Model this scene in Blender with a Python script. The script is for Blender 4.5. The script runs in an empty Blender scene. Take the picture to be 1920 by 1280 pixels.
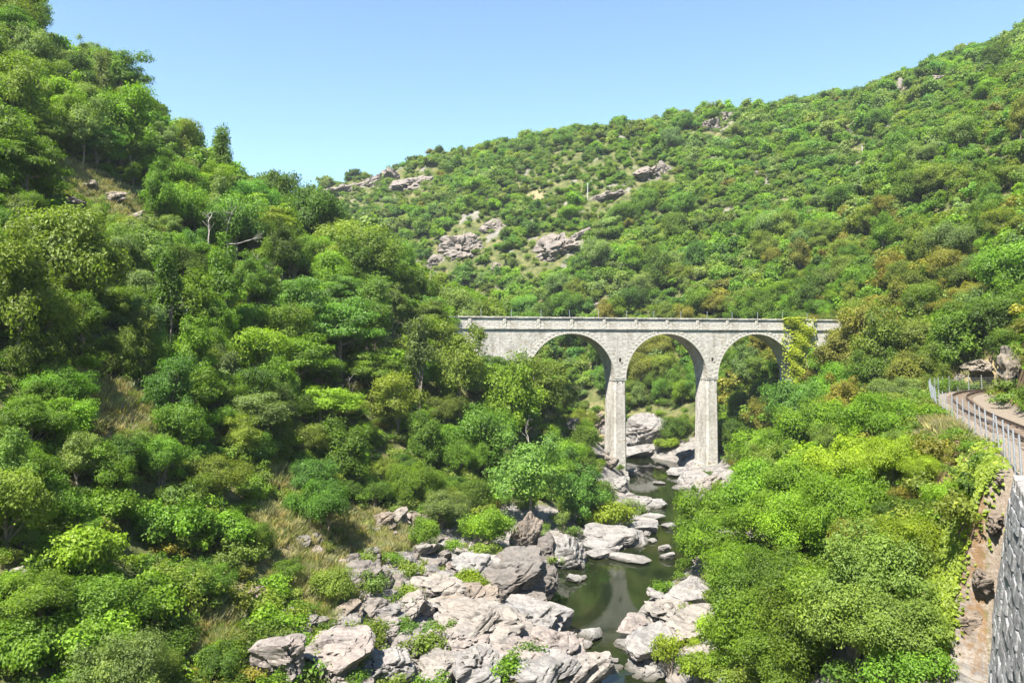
import bpy, bmesh, math, random
import numpy as np
from mathutils import Vector, Matrix

# ------------------------------------------------------------------ camera, sky, sun, exposure
scene = bpy.context.scene
CAM_Z, FPX, CX, HY = 17.0, 1493.0, 960.0, 645.0          # horizon line and focal length of the photograph
cam_data = bpy.data.cameras.new('camera')
cam_data.lens = 28.0
cam_data.sensor_width = 36.0
cam_data.clip_end = 3000.0
cam = bpy.data.objects.new('camera', cam_data)
scene.collection.objects.link(cam)
cam.location = (0, 0, CAM_Z)
cam.rotation_euler = (math.radians(90.19), 0, 0)
scene.camera = cam

SUN_EL = math.radians(59)
SUN_AZ = math.atan2(-0.56, -0.83)                        # compass-like angle from +Y towards +X
sun_from = Vector((math.sin(SUN_AZ) * math.cos(SUN_EL), math.cos(SUN_AZ) * math.cos(SUN_EL), math.sin(SUN_EL)))
world = bpy.data.worlds.new('World')
scene.world = world
world.use_nodes = True
wn = world.node_tree.nodes
bg = wn['Background']
sky = wn.new('ShaderNodeTexSky')
sky.sky_type = 'NISHITA'
sky.sun_disc = False
sky.sun_elevation = SUN_EL
sky.sun_rotation = SUN_AZ
sky.altitude = 300
sky.air_density = 1.0
sky.dust_density = 0.05
sky.ozone_density = 3.0
tint = wn.new('ShaderNodeMix'); tint.data_type = 'RGBA'; tint.blend_type = 'MULTIPLY'      # even white balance over the whole sky
tint.inputs['Factor'].default_value = 1.0; tint.inputs[7].default_value = (0.97, 1.045, 1.0, 1)
world.node_tree.links.new(sky.outputs[0], tint.inputs[6])
world.node_tree.links.new(tint.outputs[2], bg.inputs[0])
bg.inputs[1].default_value = 0.074
sun_data = bpy.data.lights.new('sun', 'SUN')
sun_data.energy = 5.0
sun_data.angle = math.radians(0.53)
sun_data.color = (1.0, 0.945, 0.86)
sun = bpy.data.objects.new('sun', sun_data)
scene.collection.objects.link(sun)
sun.rotation_euler = (-sun_from).to_track_quat('-Z', 'Y').to_euler()
sun.location = (-60, -40, 120)
vs = scene.view_settings
vs.view_transform = 'Standard'
vs.look = 'None'
vs.exposure = 1.85
vs.gamma = 1.0
vs.use_curve_mapping = False
scene.cycles.max_bounces = 9
scene.cycles.diffuse_bounces = 7
scene.cycles.glossy_bounces = 3
scene.cycles.transmission_bounces = 7
scene.cycles.use_denoising = True
scene.cycles.denoiser = 'OPENIMAGEDENOISE'
scene.cycles.denoising_input_passes = 'RGB_ALBEDO_NORMAL'
scene.cycles.denoising_prefilter = 'ACCURATE'

rng = np.random.default_rng(7)
C = scene.collection

# ------------------------------------------------------------------ helpers
def link(o):
    C.objects.link(o)
    return o

def mesh_np(name, V, F, mat=None, smooth=False, tone=None, attrs=None):
    V = np.asarray(V, dtype=np.float32)
    F = np.asarray(F, dtype=np.int32)
    me = bpy.data.meshes.new(name)
    k = F.shape[1]
    me.vertices.add(len(V)); me.vertices.foreach_set('co', V.ravel())
    me.loops.add(F.size); me.loops.foreach_set('vertex_index', F.ravel())
    me.polygons.add(len(F)); me.polygons.foreach_set('loop_start', np.arange(len(F), dtype=np.int32) * k)
    me.polygons.foreach_set('use_smooth', np.full(len(F), smooth, dtype=bool))
    me.update(calc_edges=True)
    if tone is not None:
        a = me.attributes.new('tone', 'FLOAT', 'FACE')
        a.data.foreach_set('value', np.asarray(tone, dtype=np.float32))
    for nm, arr in (attrs or {}).items():
        a = me.attributes.new(nm, 'FLOAT', 'POINT')
        a.data.foreach_set('value', np.asarray(arr, dtype=np.float32))
    if mat is not None:
        me.materials.append(mat)
    return me

def obj(name, me, parent=None, loc=None):
    o = link(bpy.data.objects.new(name, me))
    if parent is not None:
        o.parent = parent
    if loc is not None:
        o.location = loc
    return o

def tag(o, label=None, cat=None, group=None, kind=None):
    for k, v in (('label', label), ('category', cat), ('group', group), ('kind', kind)):
        if v:
            o[k] = v
    return o

def empty(name, loc=(0, 0, 0), rz=0.0):
    o = link(bpy.data.objects.new(name, None))
    o.location = loc
    o.rotation_euler = (0, 0, rz)
    o.empty_display_size = 0.2
    return o

def px(p):                                   # world -> photograph pixel
    return (CX + FPX * p[0] / p[1], HY - FPX * (p[2] - CAM_Z) / p[1])

def _hash(ix, iy, iz, seed):
    h = (ix.astype(np.int64) * 374761393 + iy.astype(np.int64) * 668265263 + iz.astype(np.int64) * 2147483647 * 3 + seed * 974634533) & 0xFFFFFFFF
    h = ((h ^ (h >> 13)) * 1274126177) & 0xFFFFFFFF
    h = (h ^ (h >> 16)) & 0xFFFFFFFF
    return h.astype(np.float64) / 4294967295.0

def vnoise(P, seed=0):                       # value noise, -1..1
    P = np.asarray(P, dtype=np.float64)
    i = np.floor(P); f = P - i; f = f * f * f * (f * (f * 6 - 15) + 10)
    i = i.astype(np.int64)
    out = 0
    for dx in (0, 1):
        wx = f[:, 0] if dx else 1 - f[:, 0]
        for dy in (0, 1):
            wy = f[:, 1] if dy else 1 - f[:, 1]
            for dz in (0, 1):
                wz = f[:, 2] if dz else 1 - f[:, 2]
                out = out + wx * wy * wz * _hash(i[:, 0] + dx, i[:, 1] + dy, i[:, 2] + dz, seed)
    return out * 2 - 1

def fbm(P, oct=4, seed=0, gain=0.5):
    P = np.asarray(P, dtype=np.float64)
    a, s, o = 1.0, 0.0, 0
    for k in range(oct):
        o = o + a * vnoise(P * (2.03 ** k) + 17.3 * k, seed + k)
        s += a; a *= gain
    return o / s

def sstep(a, b, x):
    t = np.clip((x - a) / (b - a), 0, 1)
    return t * t * (3 - 2 * t)

class MB:                                    # collects boxes, tubes and prisms; quads only
    def __init__(self):
        self.V, self.F, self.n = [], [], 0
    def add(self, V, F):
        V = np.asarray(V, dtype=np.float64); F = np.asarray(F, dtype=np.int64)
        self.V.append(V); self.F.append(F + self.n); self.n += len(V)
    def hexa(self, c8):                      # bottom 4 (ccw), top 4
        self.add(c8, [[3, 2, 1, 0], [4, 5, 6, 7], [0, 1, 5, 4], [1, 2, 6, 5], [2, 3, 7, 6], [3, 0, 4, 7]])
    def box(self, x0, x1, y0, y1, z0, z1):
        self.hexa([(x0, y0, z0), (x1, y0, z0), (x1, y1, z0), (x0, y1, z0), (x0, y0, z1), (x1, y0, z1), (x1, y1, z1), (x0, y1, z1)])
    def tube(self, pts, rad, n=6):
        pts = np.asarray(pts, dtype=np.float64); m = len(pts)
        rad = np.broadcast_to(np.asarray(rad, dtype=np.float64), (m,))
        T = np.gradient(pts, axis=0); T /= np.linalg.norm(T, axis=1)[:, None] + 1e-9
        ref = np.array([0.31, 0.95, 0.1]) if abs(T[0][2]) > 0.5 else np.array([0, 0, 1.0])
        A = np.cross(T, ref); A /= np.linalg.norm(A, axis=1)[:, None] + 1e-9
        B = np.cross(T, A)
        ang = np.linspace(0, 2 * np.pi, n, endpoint=False)
        V = pts[:, None, :] + rad[:, None, None] * (np.cos(ang)[None, :, None] * A[:, None, :] + np.sin(ang)[None, :, None] * B[:, None, :])
        F = []
        for i in range(m - 1):
            for j in range(n):
                k = (j + 1) % n
                F.append([i * n + j, i * n + k, (i + 1) * n + k, (i + 1) * n + j])
        self.add(V.reshape(-1, 3), F)
    def mesh(self, name, mat=None, smooth=False):
        return mesh_np(name, np.vstack(self.V), np.vstack(self.F), mat, smooth)

# ------------------------------------------------------------------ materials
def new_mat(name):
    m = bpy.data.materials.new(name); m.use_nodes = True
    nt = m.node_tree
    return m, nt, nt.nodes['Principled BSDF']

class NB:                                    # small node builder
    def __init__(self, nt):
        self.nt = nt
    def n(self, t, **kw):
        nd = self.nt.nodes.new(t)
        for k, v in kw.items():
            setattr(nd, k, v)
        return nd
    def l(self, a, b):
        self.nt.links.new(a, b)
    def coord(self, kind='Object', scale=(1, 1, 1), rot=(0, 0, 0)):
        tc = self.n('ShaderNodeTexCoord'); mp = self.n('ShaderNodeMapping')
        mp.inputs['Scale'].default_value = scale; mp.inputs['Rotation'].default_value = rot
        if kind == 'World':
            g = self.n('ShaderNodeNewGeometry'); self.l(g.outputs['Position'], mp.inputs[0])
        else:
            self.l(tc.outputs[kind], mp.inputs[0])
        return mp.outputs[0]
    def noise(self, vec, scale, detail=4, rough=0.55, dist=0.0):
        t = self.n('ShaderNodeTexNoise'); t.inputs['Scale'].default_value = scale; t.inputs['Detail'].default_value = detail
        t.inputs['Roughness'].default_value = rough; t.inputs['Distortion'].default_value = dist
        self.l(vec, t.inputs['Vector']); return t.outputs[0]
    def ramp(self, fac, stops):
        r = self.n('ShaderNodeValToRGB'); e = r.color_ramp.elements
        while len(e) < len(stops):
            e.new(0.5)
        for el, (p, c) in zip(e, stops):
            el.position = p; el.color = (*c, 1) if len(c) == 3 else c
        self.l(fac, r.inputs[0]); return r.outputs[0]
    def mix(self, fac, a, b, mode='MIX'):
        m = self.n('ShaderNodeMix', data_type='RGBA', blend_type=mode)
        for sock, v in ((m.inputs['Factor'], fac), (m.inputs[6], a), (m.inputs[7], b)):
            if isinstance(v, (int, float)):
                sock.default_value = v
            elif isinstance(v, tuple):
                sock.default_value = (*v, 1) if len(v) == 3 else v
            else:
                self.l(v, sock)
        return m.outputs[2]
    def math(self, op, a, b=None, clamp=False):
        m = self.n('ShaderNodeMath', operation=op, use_clamp=clamp)
        for sock, v in ((m.inputs[0], a), (m.inputs[1], b)):
            if v is None:
                continue
            if isinstance(v, (int, float)):
                sock.default_value = v
            else:
                self.l(v, sock)
        return m.outputs[0]
    def bump(self, h, strength, dist, bsdf, prev=None):
        b = self.n('ShaderNodeBump'); b.inputs['Strength'].default_value = strength; b.inputs['Distance'].default_value = dist
        self.l(h, b.inputs['Height'])
        if prev is not None:
            self.l(prev, b.inputs['Normal'])
        self.l(b.outputs[0], bsdf.inputs['Normal']); return b.outputs[0]
    def attr(self, name, kind='GEOMETRY'):
        a = self.n('ShaderNodeAttribute', attribute_type=kind); a.attribute_name = name; return a

def leaf_material(name, instancer=False, translucent=0.52, yellow=(1.28, 1.14, 0.6)):
    m, nt, b = new_mat(name); k = NB(nt)
    if instancer:
        base = k.attr('tint', 'INSTANCER').outputs['Color']
    else:
        base = k.n('ShaderNodeObjectInfo').outputs['Color']
    tone = k.attr('tone').outputs['Fac']
    br = k.math('ADD', k.math('MULTIPLY', tone, 0.75), 0.62)
    c1 = k.mix(1.0, k.mix(1.0, base, (0.94, 1.0, 0.95), 'MULTIPLY'), br, 'MULTIPLY')
    warm = k.mix(1.0, c1, yellow, 'MULTIPLY')
    c2 = k.mix(k.math('MULTIPLY', k.math('POWER', tone, 3.0), 0.8), c1, warm)
    k.l(c2, b.inputs['Base Color'])
    b.inputs['Roughness'].default_value = 0.5
    b.inputs['Specular IOR Level'].default_value = 0.32
    tr = k.n('ShaderNodeBsdfTranslucent')
    k.l(k.mix(1.0, c2, (1.05, 1.2, 0.4), 'MULTIPLY'), tr.inputs[0])
    ms = k.n('ShaderNodeMixShader'); ms.inputs[0].default_value = translucent
    k.l(b.outputs[0], ms.inputs[1]); k.l(tr.outputs[0], ms.inputs[2])
    k.l(ms.outputs[0], nt.nodes['Material Output'].inputs[0])
    return m

def rock_material(name, ca, cb, cc, lichen=0.25, band=2.2, rot=(0.25, 0.42, 0.3)):
    m, nt, b = new_mat(name); k = NB(nt)
    v = k.coord('World', rot=rot)
    st = k.coord('World', scale=(0.25, 0.25, band), rot=rot)
    n1 = k.noise(v, 0.35, 5, 0.6)
    bands = k.noise(st, 3.4, 6, 0.7, 0.5)
    n3 = k.noise(v, 5.0, 6, 0.7)
    col = k.mix(k.ramp(n1, [(0.36, (0, 0, 0)), (0.64, (1, 1, 1))]), ca, cb)
    col = k.mix(k.ramp(bands, [(0.42, (0, 0, 0)), (0.62, (1, 1, 1))]), col, k.mix(0.75, col, cc))
    dark = k.ramp(n3, [(0.30, (0.55, 0.55, 0.55)), (0.52, (1, 1, 1))])
    col = k.mix(1.0, col, dark, 'MULTIPLY')
    lich = k.ramp(k.noise(v, 1.7, 6, 0.7), [(0.58, (0, 0, 0)), (0.68, (1, 1, 1))])
    col = k.mix(k.math('MULTIPLY', lich, lichen), col, (0.09, 0.085, 0.06))
    sp = k.n('ShaderNodeSeparateXYZ'); k.l(k.n('ShaderNodeNewGeometry').outputs['Position'], sp.inputs[0])
    wet = k.math('ADD', sp.outputs[2], k.math('MULTIPLY', k.math('SUBTRACT', n1, 0.5), 0.9))      # dark film of algae along the water line
    col = k.mix(k.ramp(wet, [(0.05, (1, 1, 1)), (0.38, (0, 0, 0))]), col, (0.055, 0.052, 0.040))
    oi = k.n('ShaderNodeObjectInfo').outputs['Color']
    col = k.mix(1.0, col, oi, 'MULTIPLY')
    k.l(col, b.inputs['Base Color'])
    b.inputs['Roughness'].default_value = 0.82
    b.inputs['Specular IOR Level'].default_value = 0.3
    p = k.bump(bands, 0.75, 0.10, b)
    k.bump(n3, 0.6, 0.06, b, p)
    return m

def plain(name, col, rough=0.8, metal=0.0, var=0.25, scale=6.0, bump=0.0):
    m, nt, b = new_mat(name); k = NB(nt)
    n = k.noise(k.coord('Object'), scale, 5, 0.6)
    lo = tuple(c * (1 - var) for c in col); hi = tuple(min(1, c * (1 + var)) for c in col)
    k.l(k.ramp(n, [(0.3, lo), (0.7, hi)]), b.inputs['Base Color'])
    b.inputs['Roughness'].default_value = rough; b.inputs['Metallic'].default_value = metal
    if bump:
        k.bump(n, 0.6, bump, b)
    return m

def masonry_material(name, ca, cb, mortar, scale=2.6, streak=0.35):
    m, nt, b = new_mat(name); k = NB(nt)
    v = k.coord('Object', scale=(1.0, 1.0, 1.45))
    nz = k.n('ShaderNodeTexNoise'); nz.inputs['Scale'].default_value = 1.5
    k.l(v, nz.inputs['Vector'])
    vd = k.n('ShaderNodeVectorMath', operation='ADD')
    sc = k.n('ShaderNodeVectorMath', operation='SCALE'); sc.inputs['Scale'].default_value = 0.25
    k.l(nz.outputs['Color'], sc.inputs[0]); k.l(v, vd.inputs[0]); k.l(sc.outputs[0], vd.inputs[1])
    v1 = k.n('ShaderNodeTexVoronoi', feature='F1'); v1.inputs['Scale'].default_value = scale; k.l(vd.outputs[0], v1.inputs['Vector'])
    v2 = k.n('ShaderNodeTexVoronoi', feature='DISTANCE_TO_EDGE'); v2.inputs['Scale'].default_value = scale; k.l(vd.outputs[0], v2.inputs['Vector'])
    sep = k.n('ShaderNodeSeparateColor'); k.l(v1.outputs['Color'], sep.inputs[0])
    stone = k.ramp(sep.outputs[0], [(0.0, cb), (0.22, tuple(0.55 * a + 0.45 * c for a, c in zip(ca, cb))), (0.5, ca), (0.82, tuple(min(1, c * 1.18) for c in ca)), (1.0, (0.30, 0.245, 0.17))])
    edge = k.ramp(v2.outputs['Distance'], [(0.02, (0, 0, 0)), (0.09, (1, 1, 1))])
    col = k.mix(edge, mortar, stone)
    big = k.noise(k.coord('Object', scale=(1, 1, 0.35)), 0.55, 5, 0.6)
    col = k.mix(1.0, col, k.ramp(big, [(0.32, (1 - streak, 1 - streak, 1 - streak * 1.1)), (0.6, (1, 1, 1))]), 'MULTIPLY')
    run = k.noise(k.coord('Object', scale=(1.6, 1.6, 0.10)), 1.3, 5, 0.65, 0.3)      # water stains running down the face
    col = k.mix(k.math('MULTIPLY', k.ramp(run, [(0.54, (0, 0, 0)), (0.68, (1, 1, 1))]), 0.5), col, (0.17, 0.155, 0.13))
    fine = k.noise(k.coord('Object'), 9.0, 5, 0.7)
    col = k.mix(1.0, col, k.ramp(fine, [(0.3, (0.72, 0.72, 0.72)), (0.6, (1, 1, 1))]), 'MULTIPLY')
    k.l(col, b.inputs['Base Color'])
    b.inputs['Roughness'].default_value = 0.88
    p = k.bump(edge, 0.7, 0.05, b)
    k.bump(fine, 0.5, 0.03, b, p)
    return m

LEAF = leaf_material('leaf')
LEAF_FAR = leaf_material('leaf_far', instancer=True)
BARK = plain('bark', (0.20, 0.165, 0.125), 0.9, var=0.45, scale=4, bump=0.02)
DEADWOOD = plain('dead_wood', (0.22, 0.20, 0.175), 0.85, var=0.3, scale=5, bump=0.01)
ROCK_PALE = rock_material('pale_rock', (0.215, 0.207, 0.195), (0.225, 0.203, 0.183), (0.095, 0.091, 0.088), 0.35)
ROCK_GREY = rock_material('grey_rock', (0.185, 0.172, 0.157), (0.22, 0.192, 0.16), (0.092, 0.085, 0.083), 0.4)
# ------------------------------------------------------------------ terrain
RIVER = np.array([(7.5, 20), (7.0, 36), (6.0, 43), (4.3, 48), (5.0, 53), (8.8, 59), (10.0, 64), (13.3, 72), (16, 82), (17.5, 92), (18.5, 104), (19.5, 114),
                  (15, 122), (2, 133), (-20, 155), (-45, 185), (-85, 218), (-150, 245)], dtype=float)
RHALF = np.array([2.0, 1.0, 1.1, 2.5, 3.5, 4.3, 4.3, 2.7, 2.6, 3.3, 3.7, 3.9, 3.0, 2.5, 3, 3, 3, 3])
TRACK = np.array([(-9, -14), (2.5, 0), (10.5, 12), (16.2, 22.5), (22.1, 33.3), (27.3, 46.4), (29.7, 51.8), (34.4, 61.3), (38, 66.6), (41, 69.4), (44.5, 71.0), (50, 72), (58, 71.5)], dtype=float)
RAIL_Z = 13.0

def resample(P, step):
    # Catmull-Rom through P, then even steps
    P = np.asarray(P, dtype=float)
    Q = np.vstack([2 * P[0] - P[1], P, 2 * P[-1] - P[-2]])
    out = []
    for i in range(1, len(Q) - 2):
        t = np.linspace(0, 1, 24, endpoint=False)[:, None]
        p0, p1, p2, p3 = Q[i - 1], Q[i], Q[i + 1], Q[i + 2]
        out.append(0.5 * (2 * p1 + (p2 - p0) * t + (2 * p0 - 5 * p1 + 4 * p2 - p3) * t ** 2 + (3 * p1 - p0 - 3 * p2 + p3) * t ** 3))
    out = np.vstack(out + [P[-1:]])
    s = np.r_[0, np.cumsum(np.linalg.norm(np.diff(out, axis=0), axis=1))]
    q = np.arange(0, s[-1], step)
    return np.stack([np.interp(q, s, out[:, j]) for j in range(out.shape[1])], 1)

def seg_dist(X, Y, P, W=None):
    best = np.full(X.shape, 1e9); side = np.zeros(X.shape); w = np.zeros(X.shape)
    for i in range(len(P) - 1):
        a, b = P[i, :2], P[i + 1, :2]; d = b - a; L2 = d @ d
        t = np.clip(((X - a[0]) * d[0] + (Y - a[1]) * d[1]) / L2, 0, 1)
        ex, ey = X - a[0] - t * d[0], Y - a[1] - t * d[1]
        D = np.hypot(ex, ey); m = D < best
        best = np.where(m, D, best)
        side = np.where(m, np.sign(d[0] * ey - d[1] * ex), side)     # + left, - right
        if W is not None:
            w = np.where(m, W[i] + t * (W[i + 1] - W[i]), w)
    return best, side, w

ctrl = []
def row_left(y, prof):
    for p, z in prof:
        ctrl.append(((0.21 * y - p) / 0.98, y, z))
PA = [(9, 0.9), (15, 2.3), (22, 4.2), (26, 6.8), (30, 10.5), (38, 18.5), (50, 27.5), (65, 40), (85, 55.5), (110, 73), (150, 98), (220, 130), (330, 145)]
for y in (10, 35, 52, 70):
    row_left(y, PA)
row_left(84, [(6, 0.8), (11, 2.6), (16, 5.0), (21, 8.5), (26, 12.5), (38, 22), (50, 29), (65, 40), (85, 55.5), (110, 73), (150, 98)])
PB = [(7.5, 0.8), (9.5, 3.2), (12, 6.0), (16, 9.0), (19.4, 11.0), (25.8, 17.0), (38, 25.5), (50, 30.5), (65, 40.5), (85, 55.5), (110, 73), (150, 97)]
row_left(98, PB); row_left(112, [(p + 2, z) for p, z in PB])
row_left(127, [(22, 9), (30, 16.5), (38, 22.5), (50, 29), (65, 39.5), (85, 54.5), (110, 72), (150, 94)])
for x, y, z in [(-5, 143, 7), (-18, 146, 15), (-35, 152, 20), (-62, 170, 28), (-100, 185, 45), (-150, 190, 70), (-230, 180, 100), (-15, 137, 16), (-33, 141, 30)]:
    ctrl.append((x, y, z))
# opposite hillside and right flank: along rays from the view point, (tan azimuth): [(distance, height)...]
RAYS = {
    -0.50: [(245, 3), (330, 62), (430, 72)],
    -0.36: [(225, 3), (270, 40), (315, 68), (400, 72)],
    -0.241: [(195, 3), (225, 25), (260, 51), (298, 73), (400, 70)],
    -0.12: [(172, 3), (205, 27), (245, 57), (288, 83), (400, 80)],
    0.0: [(142, 2), (165, 16), (200, 40), (240, 66), (280, 88.5), (400, 85)],
    0.134: [(127, 1.8), (140, 9), (170, 30), (215, 60), (272, 93), (400, 90)],
    0.26: [(118, 5), (135, 17), (165, 34), (210, 62), (262, 94), (400, 95)],
    0.36: [(107, 8.5), (120, 18.5), (145, 33), (190, 57), (258, 95.5), (400, 100)],
    0.42: [(96, 9), (109, 18.5), (125, 27)],
    0.455: [(66, 7.5), (80, 10), (94, 14), (112, 23), (140, 38), (190, 65), (253, 100), (400, 112)],
    0.54: [(82, 16.0), (100, 27), (140, 48), (190, 76), (248, 106), (400, 122)],
    0.63: [(45, 14.5), (84, 20), (100, 31), (140, 56), (190, 84), (246, 110), (400, 130)],
    0.72: [(44, 19), (55, 24), (78, 26), (110, 45), (150, 72), (230, 111), (380, 135)],
    0.95: [(38, 24), (60, 38), (100, 64), (180, 115), (330, 150)],
    1.6: [(22, 22), (45, 45), (90, 85), (200, 150)],
}
for az, L in RAYS.items():
    for d, z in L:
        ctrl.append((az * d, d, z - (3.2 if d > 225 else 1.6 if d > 185 else 0) * (0.1 if az < -0.1 else 1)))
for x, y, z in [(15.4, 26, 11.6), (13.6, 26, 7.8), (11.5, 27, 5.0), (8.5, 28, 2.6), (4, 28, 1.0), (13.2, 23.2, 4.2), (11.0, 19, 3.2), (8.8, 15, 2.6), (13.9, 25.0, 7.0),
                (18.5, 34, 11.3), (15.5, 35, 7.2), (12, 36, 3.6), (9, 37, 1.4),
                (22, 43, 12.0), (19, 45, 9.0), (15.5, 46, 5.2), (12, 47, 2.6), (9, 47, 1.3),
                (26, 53, 11.6), (22, 56, 8.0), (18.5, 58, 4.5), (15.5, 60, 1.8), (13.8, 60, 0.9),
                (30, 63, 11.0), (26, 67, 7.0), (22, 70, 3.5), (18.2, 72, 1.0),
                (36, 73, 11.5), (31, 78, 7.0), (26, 81, 3.2), (20.8, 82, 0.9), (30, 92, 4.8), (24, 92, 1.2), (38, 92, 9),
                (25.4, 104, 1.3), (30, 105, 3.0), (37, 106.5, 8.5), (26, 114, 2.0), (24, 119, 1.6),
                (0, 5, 2), (-10, 5, 2.5), (10, 5, 4), (16, 8, 9), (22, 12, 20), (-10, -40, 8), (20, -40, 30), (-60, -40, 40),
                (27, 33, 15.5), (31, 38, 19), (33, 47, 17.5), (38, 55, 18.5), (45, 62, 19), (50, 64, 21), (52, 80, 21), (44, 76, 14.0), (48, 79, 17)]:
    ctrl.append((x, y, z))
for (x, y), h in zip(RIVER[2:], RHALF[2:]):
    ctrl.append((x, y, 0.0))
ctrl = np.array(ctrl)

def rbf_solve(P, c):
    n = len(P)
    D = np.sqrt(((P[:, None, :2] - P[None, :, :2]) ** 2).sum(-1) + c * c)
    A = np.zeros((n + 3, n + 3)); A[:n, :n] = D - np.eye(n) * 1.5
    A[:n, n] = 1; A[:n, n + 1:] = P[:, :2]; A[n, :n] = 1; A[n + 1:, :n] = P[:, :2].T
    return np.linalg.solve(A, np.r_[P[:, 2], 0, 0, 0])
RW = rbf_solve(ctrl, 3.0)
def rbf(X, Y):
    sh = X.shape; X = X.ravel(); Y = Y.ravel(); out = np.empty(len(X)); n = len(ctrl)
    for s in range(0, len(X), 20000):
        x, y = X[s:s + 20000], Y[s:s + 20000]
        D = np.sqrt((x[:, None] - ctrl[None, :, 0]) ** 2 + (y[:, None] - ctrl[None, :, 1]) ** 2 + 9.0)
        out[s:s + 20000] = D @ RW[:n] + RW[n] + RW[n + 1] * x + RW[n + 2] * y
    return out.reshape(sh)

GX = np.r_[np.arange(-480, -62, 6.0), np.arange(-62, 52, 0.5), np.arange(52, 165, 2.5), np.arange(165, 480, 8.0)]
GY = np.r_[np.arange(-60, 20, 3.0), np.arange(20, 76, 0.42), np.arange(76, 132, 0.6), np.arange(132, 330, 2.4), np.arange(330, 640, 10.0)]
XX, YY = np.meshgrid(GX, GY)
ZB = rbf(XX, YY)
dr, _, wr = seg_dist(XX, YY, RIVER, RHALF)
bank = dr - wr
P3 = np.stack([XX.ravel(), YY.ravel(), np.zeros(XX.size)], 1)
n_big = fbm(P3 / 16.0, 4, 3).reshape(XX.shape)
n_mid = fbm(P3 / 4.5, 4, 11).reshape(XX.shape)
n_fin = fbm(P3 / 1.3, 3, 23).reshape(XX.shape)
far = sstep(120, 200, YY)
away = sstep(2.0, 14.0, bank)
ZZ = ZB + n_big * (0.6 + 3.2 * far) * away + n_mid * (0.35 + 0.75 * away + 0.8 * far) + n_fin * 0.22
# rocky ledges close to the water: dipping strata steps
_, rside, _ = seg_dist(XX, YY, RIVER)
reach = np.where(rside > 0, 1.0 + 1.4 * sstep(66, 84, YY), 2.3)                       # the rocky shore is narrow on the right bank
rocky = (1 - sstep(5.0, 17.0, bank * reach + 3.5 * n_mid)) * (YY > 15)
s = (ZZ - 0.30 * XX + 0.12 * YY) / 0.75 + 1.2 * n_mid
saw = s - np.floor(s)
ZZ = ZZ + rocky * away ** 0.3 * (saw ** 3 - 0.25) * 0.55
# river bed
bed = -0.9 + 0.25 * n_mid
k = sstep(-0.4, 1.3, bank + 0.45 * n_mid)
ZZ = bed * (1 - k) + np.maximum(ZZ, 0.12 + 0.25 * n_mid + 0.12 * np.clip(bank, 0, 8)) * k
# railway bench
dt, side, _ = seg_dist(XX, YY, TRACK)
left = side > 0
kb = np.where(left, np.where(YY < 25.2, 1 - sstep(1.3, 1.8, dt), 1 - sstep(2.0, 3.6, dt)), 1 - sstep(2.3, 3.8, dt)) * (YY > 2)
ZZ = ZZ * (1 - kb) + (RAIL_Z - 0.22 + 0.05 * n_fin) * kb
# keep the slope under the bench edge from rising above it on the valley side
lim = RAIL_Z - 0.25 - 0.25 * np.clip(dt - 2.2, 0, 6)
ZZ = np.where(left & (dt < 9) & (YY > 12) & (YY < 76), np.minimum(ZZ, lim + 0.25 * n_mid), ZZ)

def bil(A, x, y):
    x = np.asarray(x, dtype=float); y = np.asarray(y, dtype=float)
    i = np.clip(np.searchsorted(GX, x) - 1, 0, len(GX) - 2); j = np.clip(np.searchsorted(GY, y) - 1, 0, len(GY) - 2)
    u = (x - GX[i]) / (GX[i + 1] - GX[i]); v = (y - GY[j]) / (GY[j + 1] - GY[j])
    return A[j, i] * (1 - u) * (1 - v) + A[j, i + 1] * u * (1 - v) + A[j + 1, i] * (1 - u) * v + A[j + 1, i + 1] * u * v
def H(x, y):
    return bil(ZZ, x, y)

def march(pxs, pys, d0=14.0, d1=420.0):
    """distance along the view ray through a pixel at which it meets the ground"""
    pxs = np.atleast_1d(np.asarray(pxs, float)); pys = np.atleast_1d(np.asarray(pys, float))
    a = (pxs - CX) / FPX; b = -(pys - HY) / FPX
    d = np.full(a.shape, d0); hit = np.full(a.shape, np.nan); prev = d.copy()
    live = np.arange(len(a)); dd = d0
    while dd < d1 and len(live):
        m = CAM_Z + b[live] * dd <= H(a[live] * dd, np.full(len(live), dd))
        hit[live[m]] = dd; live = live[~m]
        dd = dd * 1.010 + 0.05
    return hit
_D = [14.0]
while _D[-1] < 420:
    _D.append(_D[-1] * 1.004 + 0.03)
_D = np.array(_D)
def at(x, y):
    a, b = (x - CX) / FPX, -(y - HY) / FPX
    hit = np.nonzero(CAM_Z + b * _D <= H(a * _D, _D))[0]
    d = float(_D[hit[0]]) if len(hit) else 250.0
    X = (x - CX) / FPX * d
    return Vector((X, d, float(H(X, d))))

# ground cover weights for the material
fx = CX + FPX * XX / np.maximum(YY, 1); fy = HY - FPX * (ZZ - CAM_Z) / np.maximum(YY, 1)
def blob(cx, cy, rx, ry):
    return np.exp(-(((fx - cx) / rx) ** 2 + ((fy - cy) / ry) ** 2) ** 2)
DRY = [(215, 765, 62, 45), (210, 375, 55, 45), (570, 1040, 75, 62), (535, 905, 26, 45), (520, 975, 35, 30), (480, 690, 20, 20), (140, 335, 40, 25),
       (700, 1010, 60, 50), (610, 1130, 60, 30), (1780, 800, 45, 40), (1840, 690, 35, 40), (1110, 800, 30, 40), (1000, 380, 22, 14), (1160, 650, 14, 60), (390, 1190, 60, 46), (300, 810, 40, 24)]
SPOT = []                                     # bare patches as ground circles (x, y, radius)
for cx, cy, rx, ry in DRY:
    p = at(cx, cy); SPOT.append((p.x, p.y, (rx + ry) / 2 * p.y / FPX, 1.0))
dry = np.zeros(XX.shape)
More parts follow.
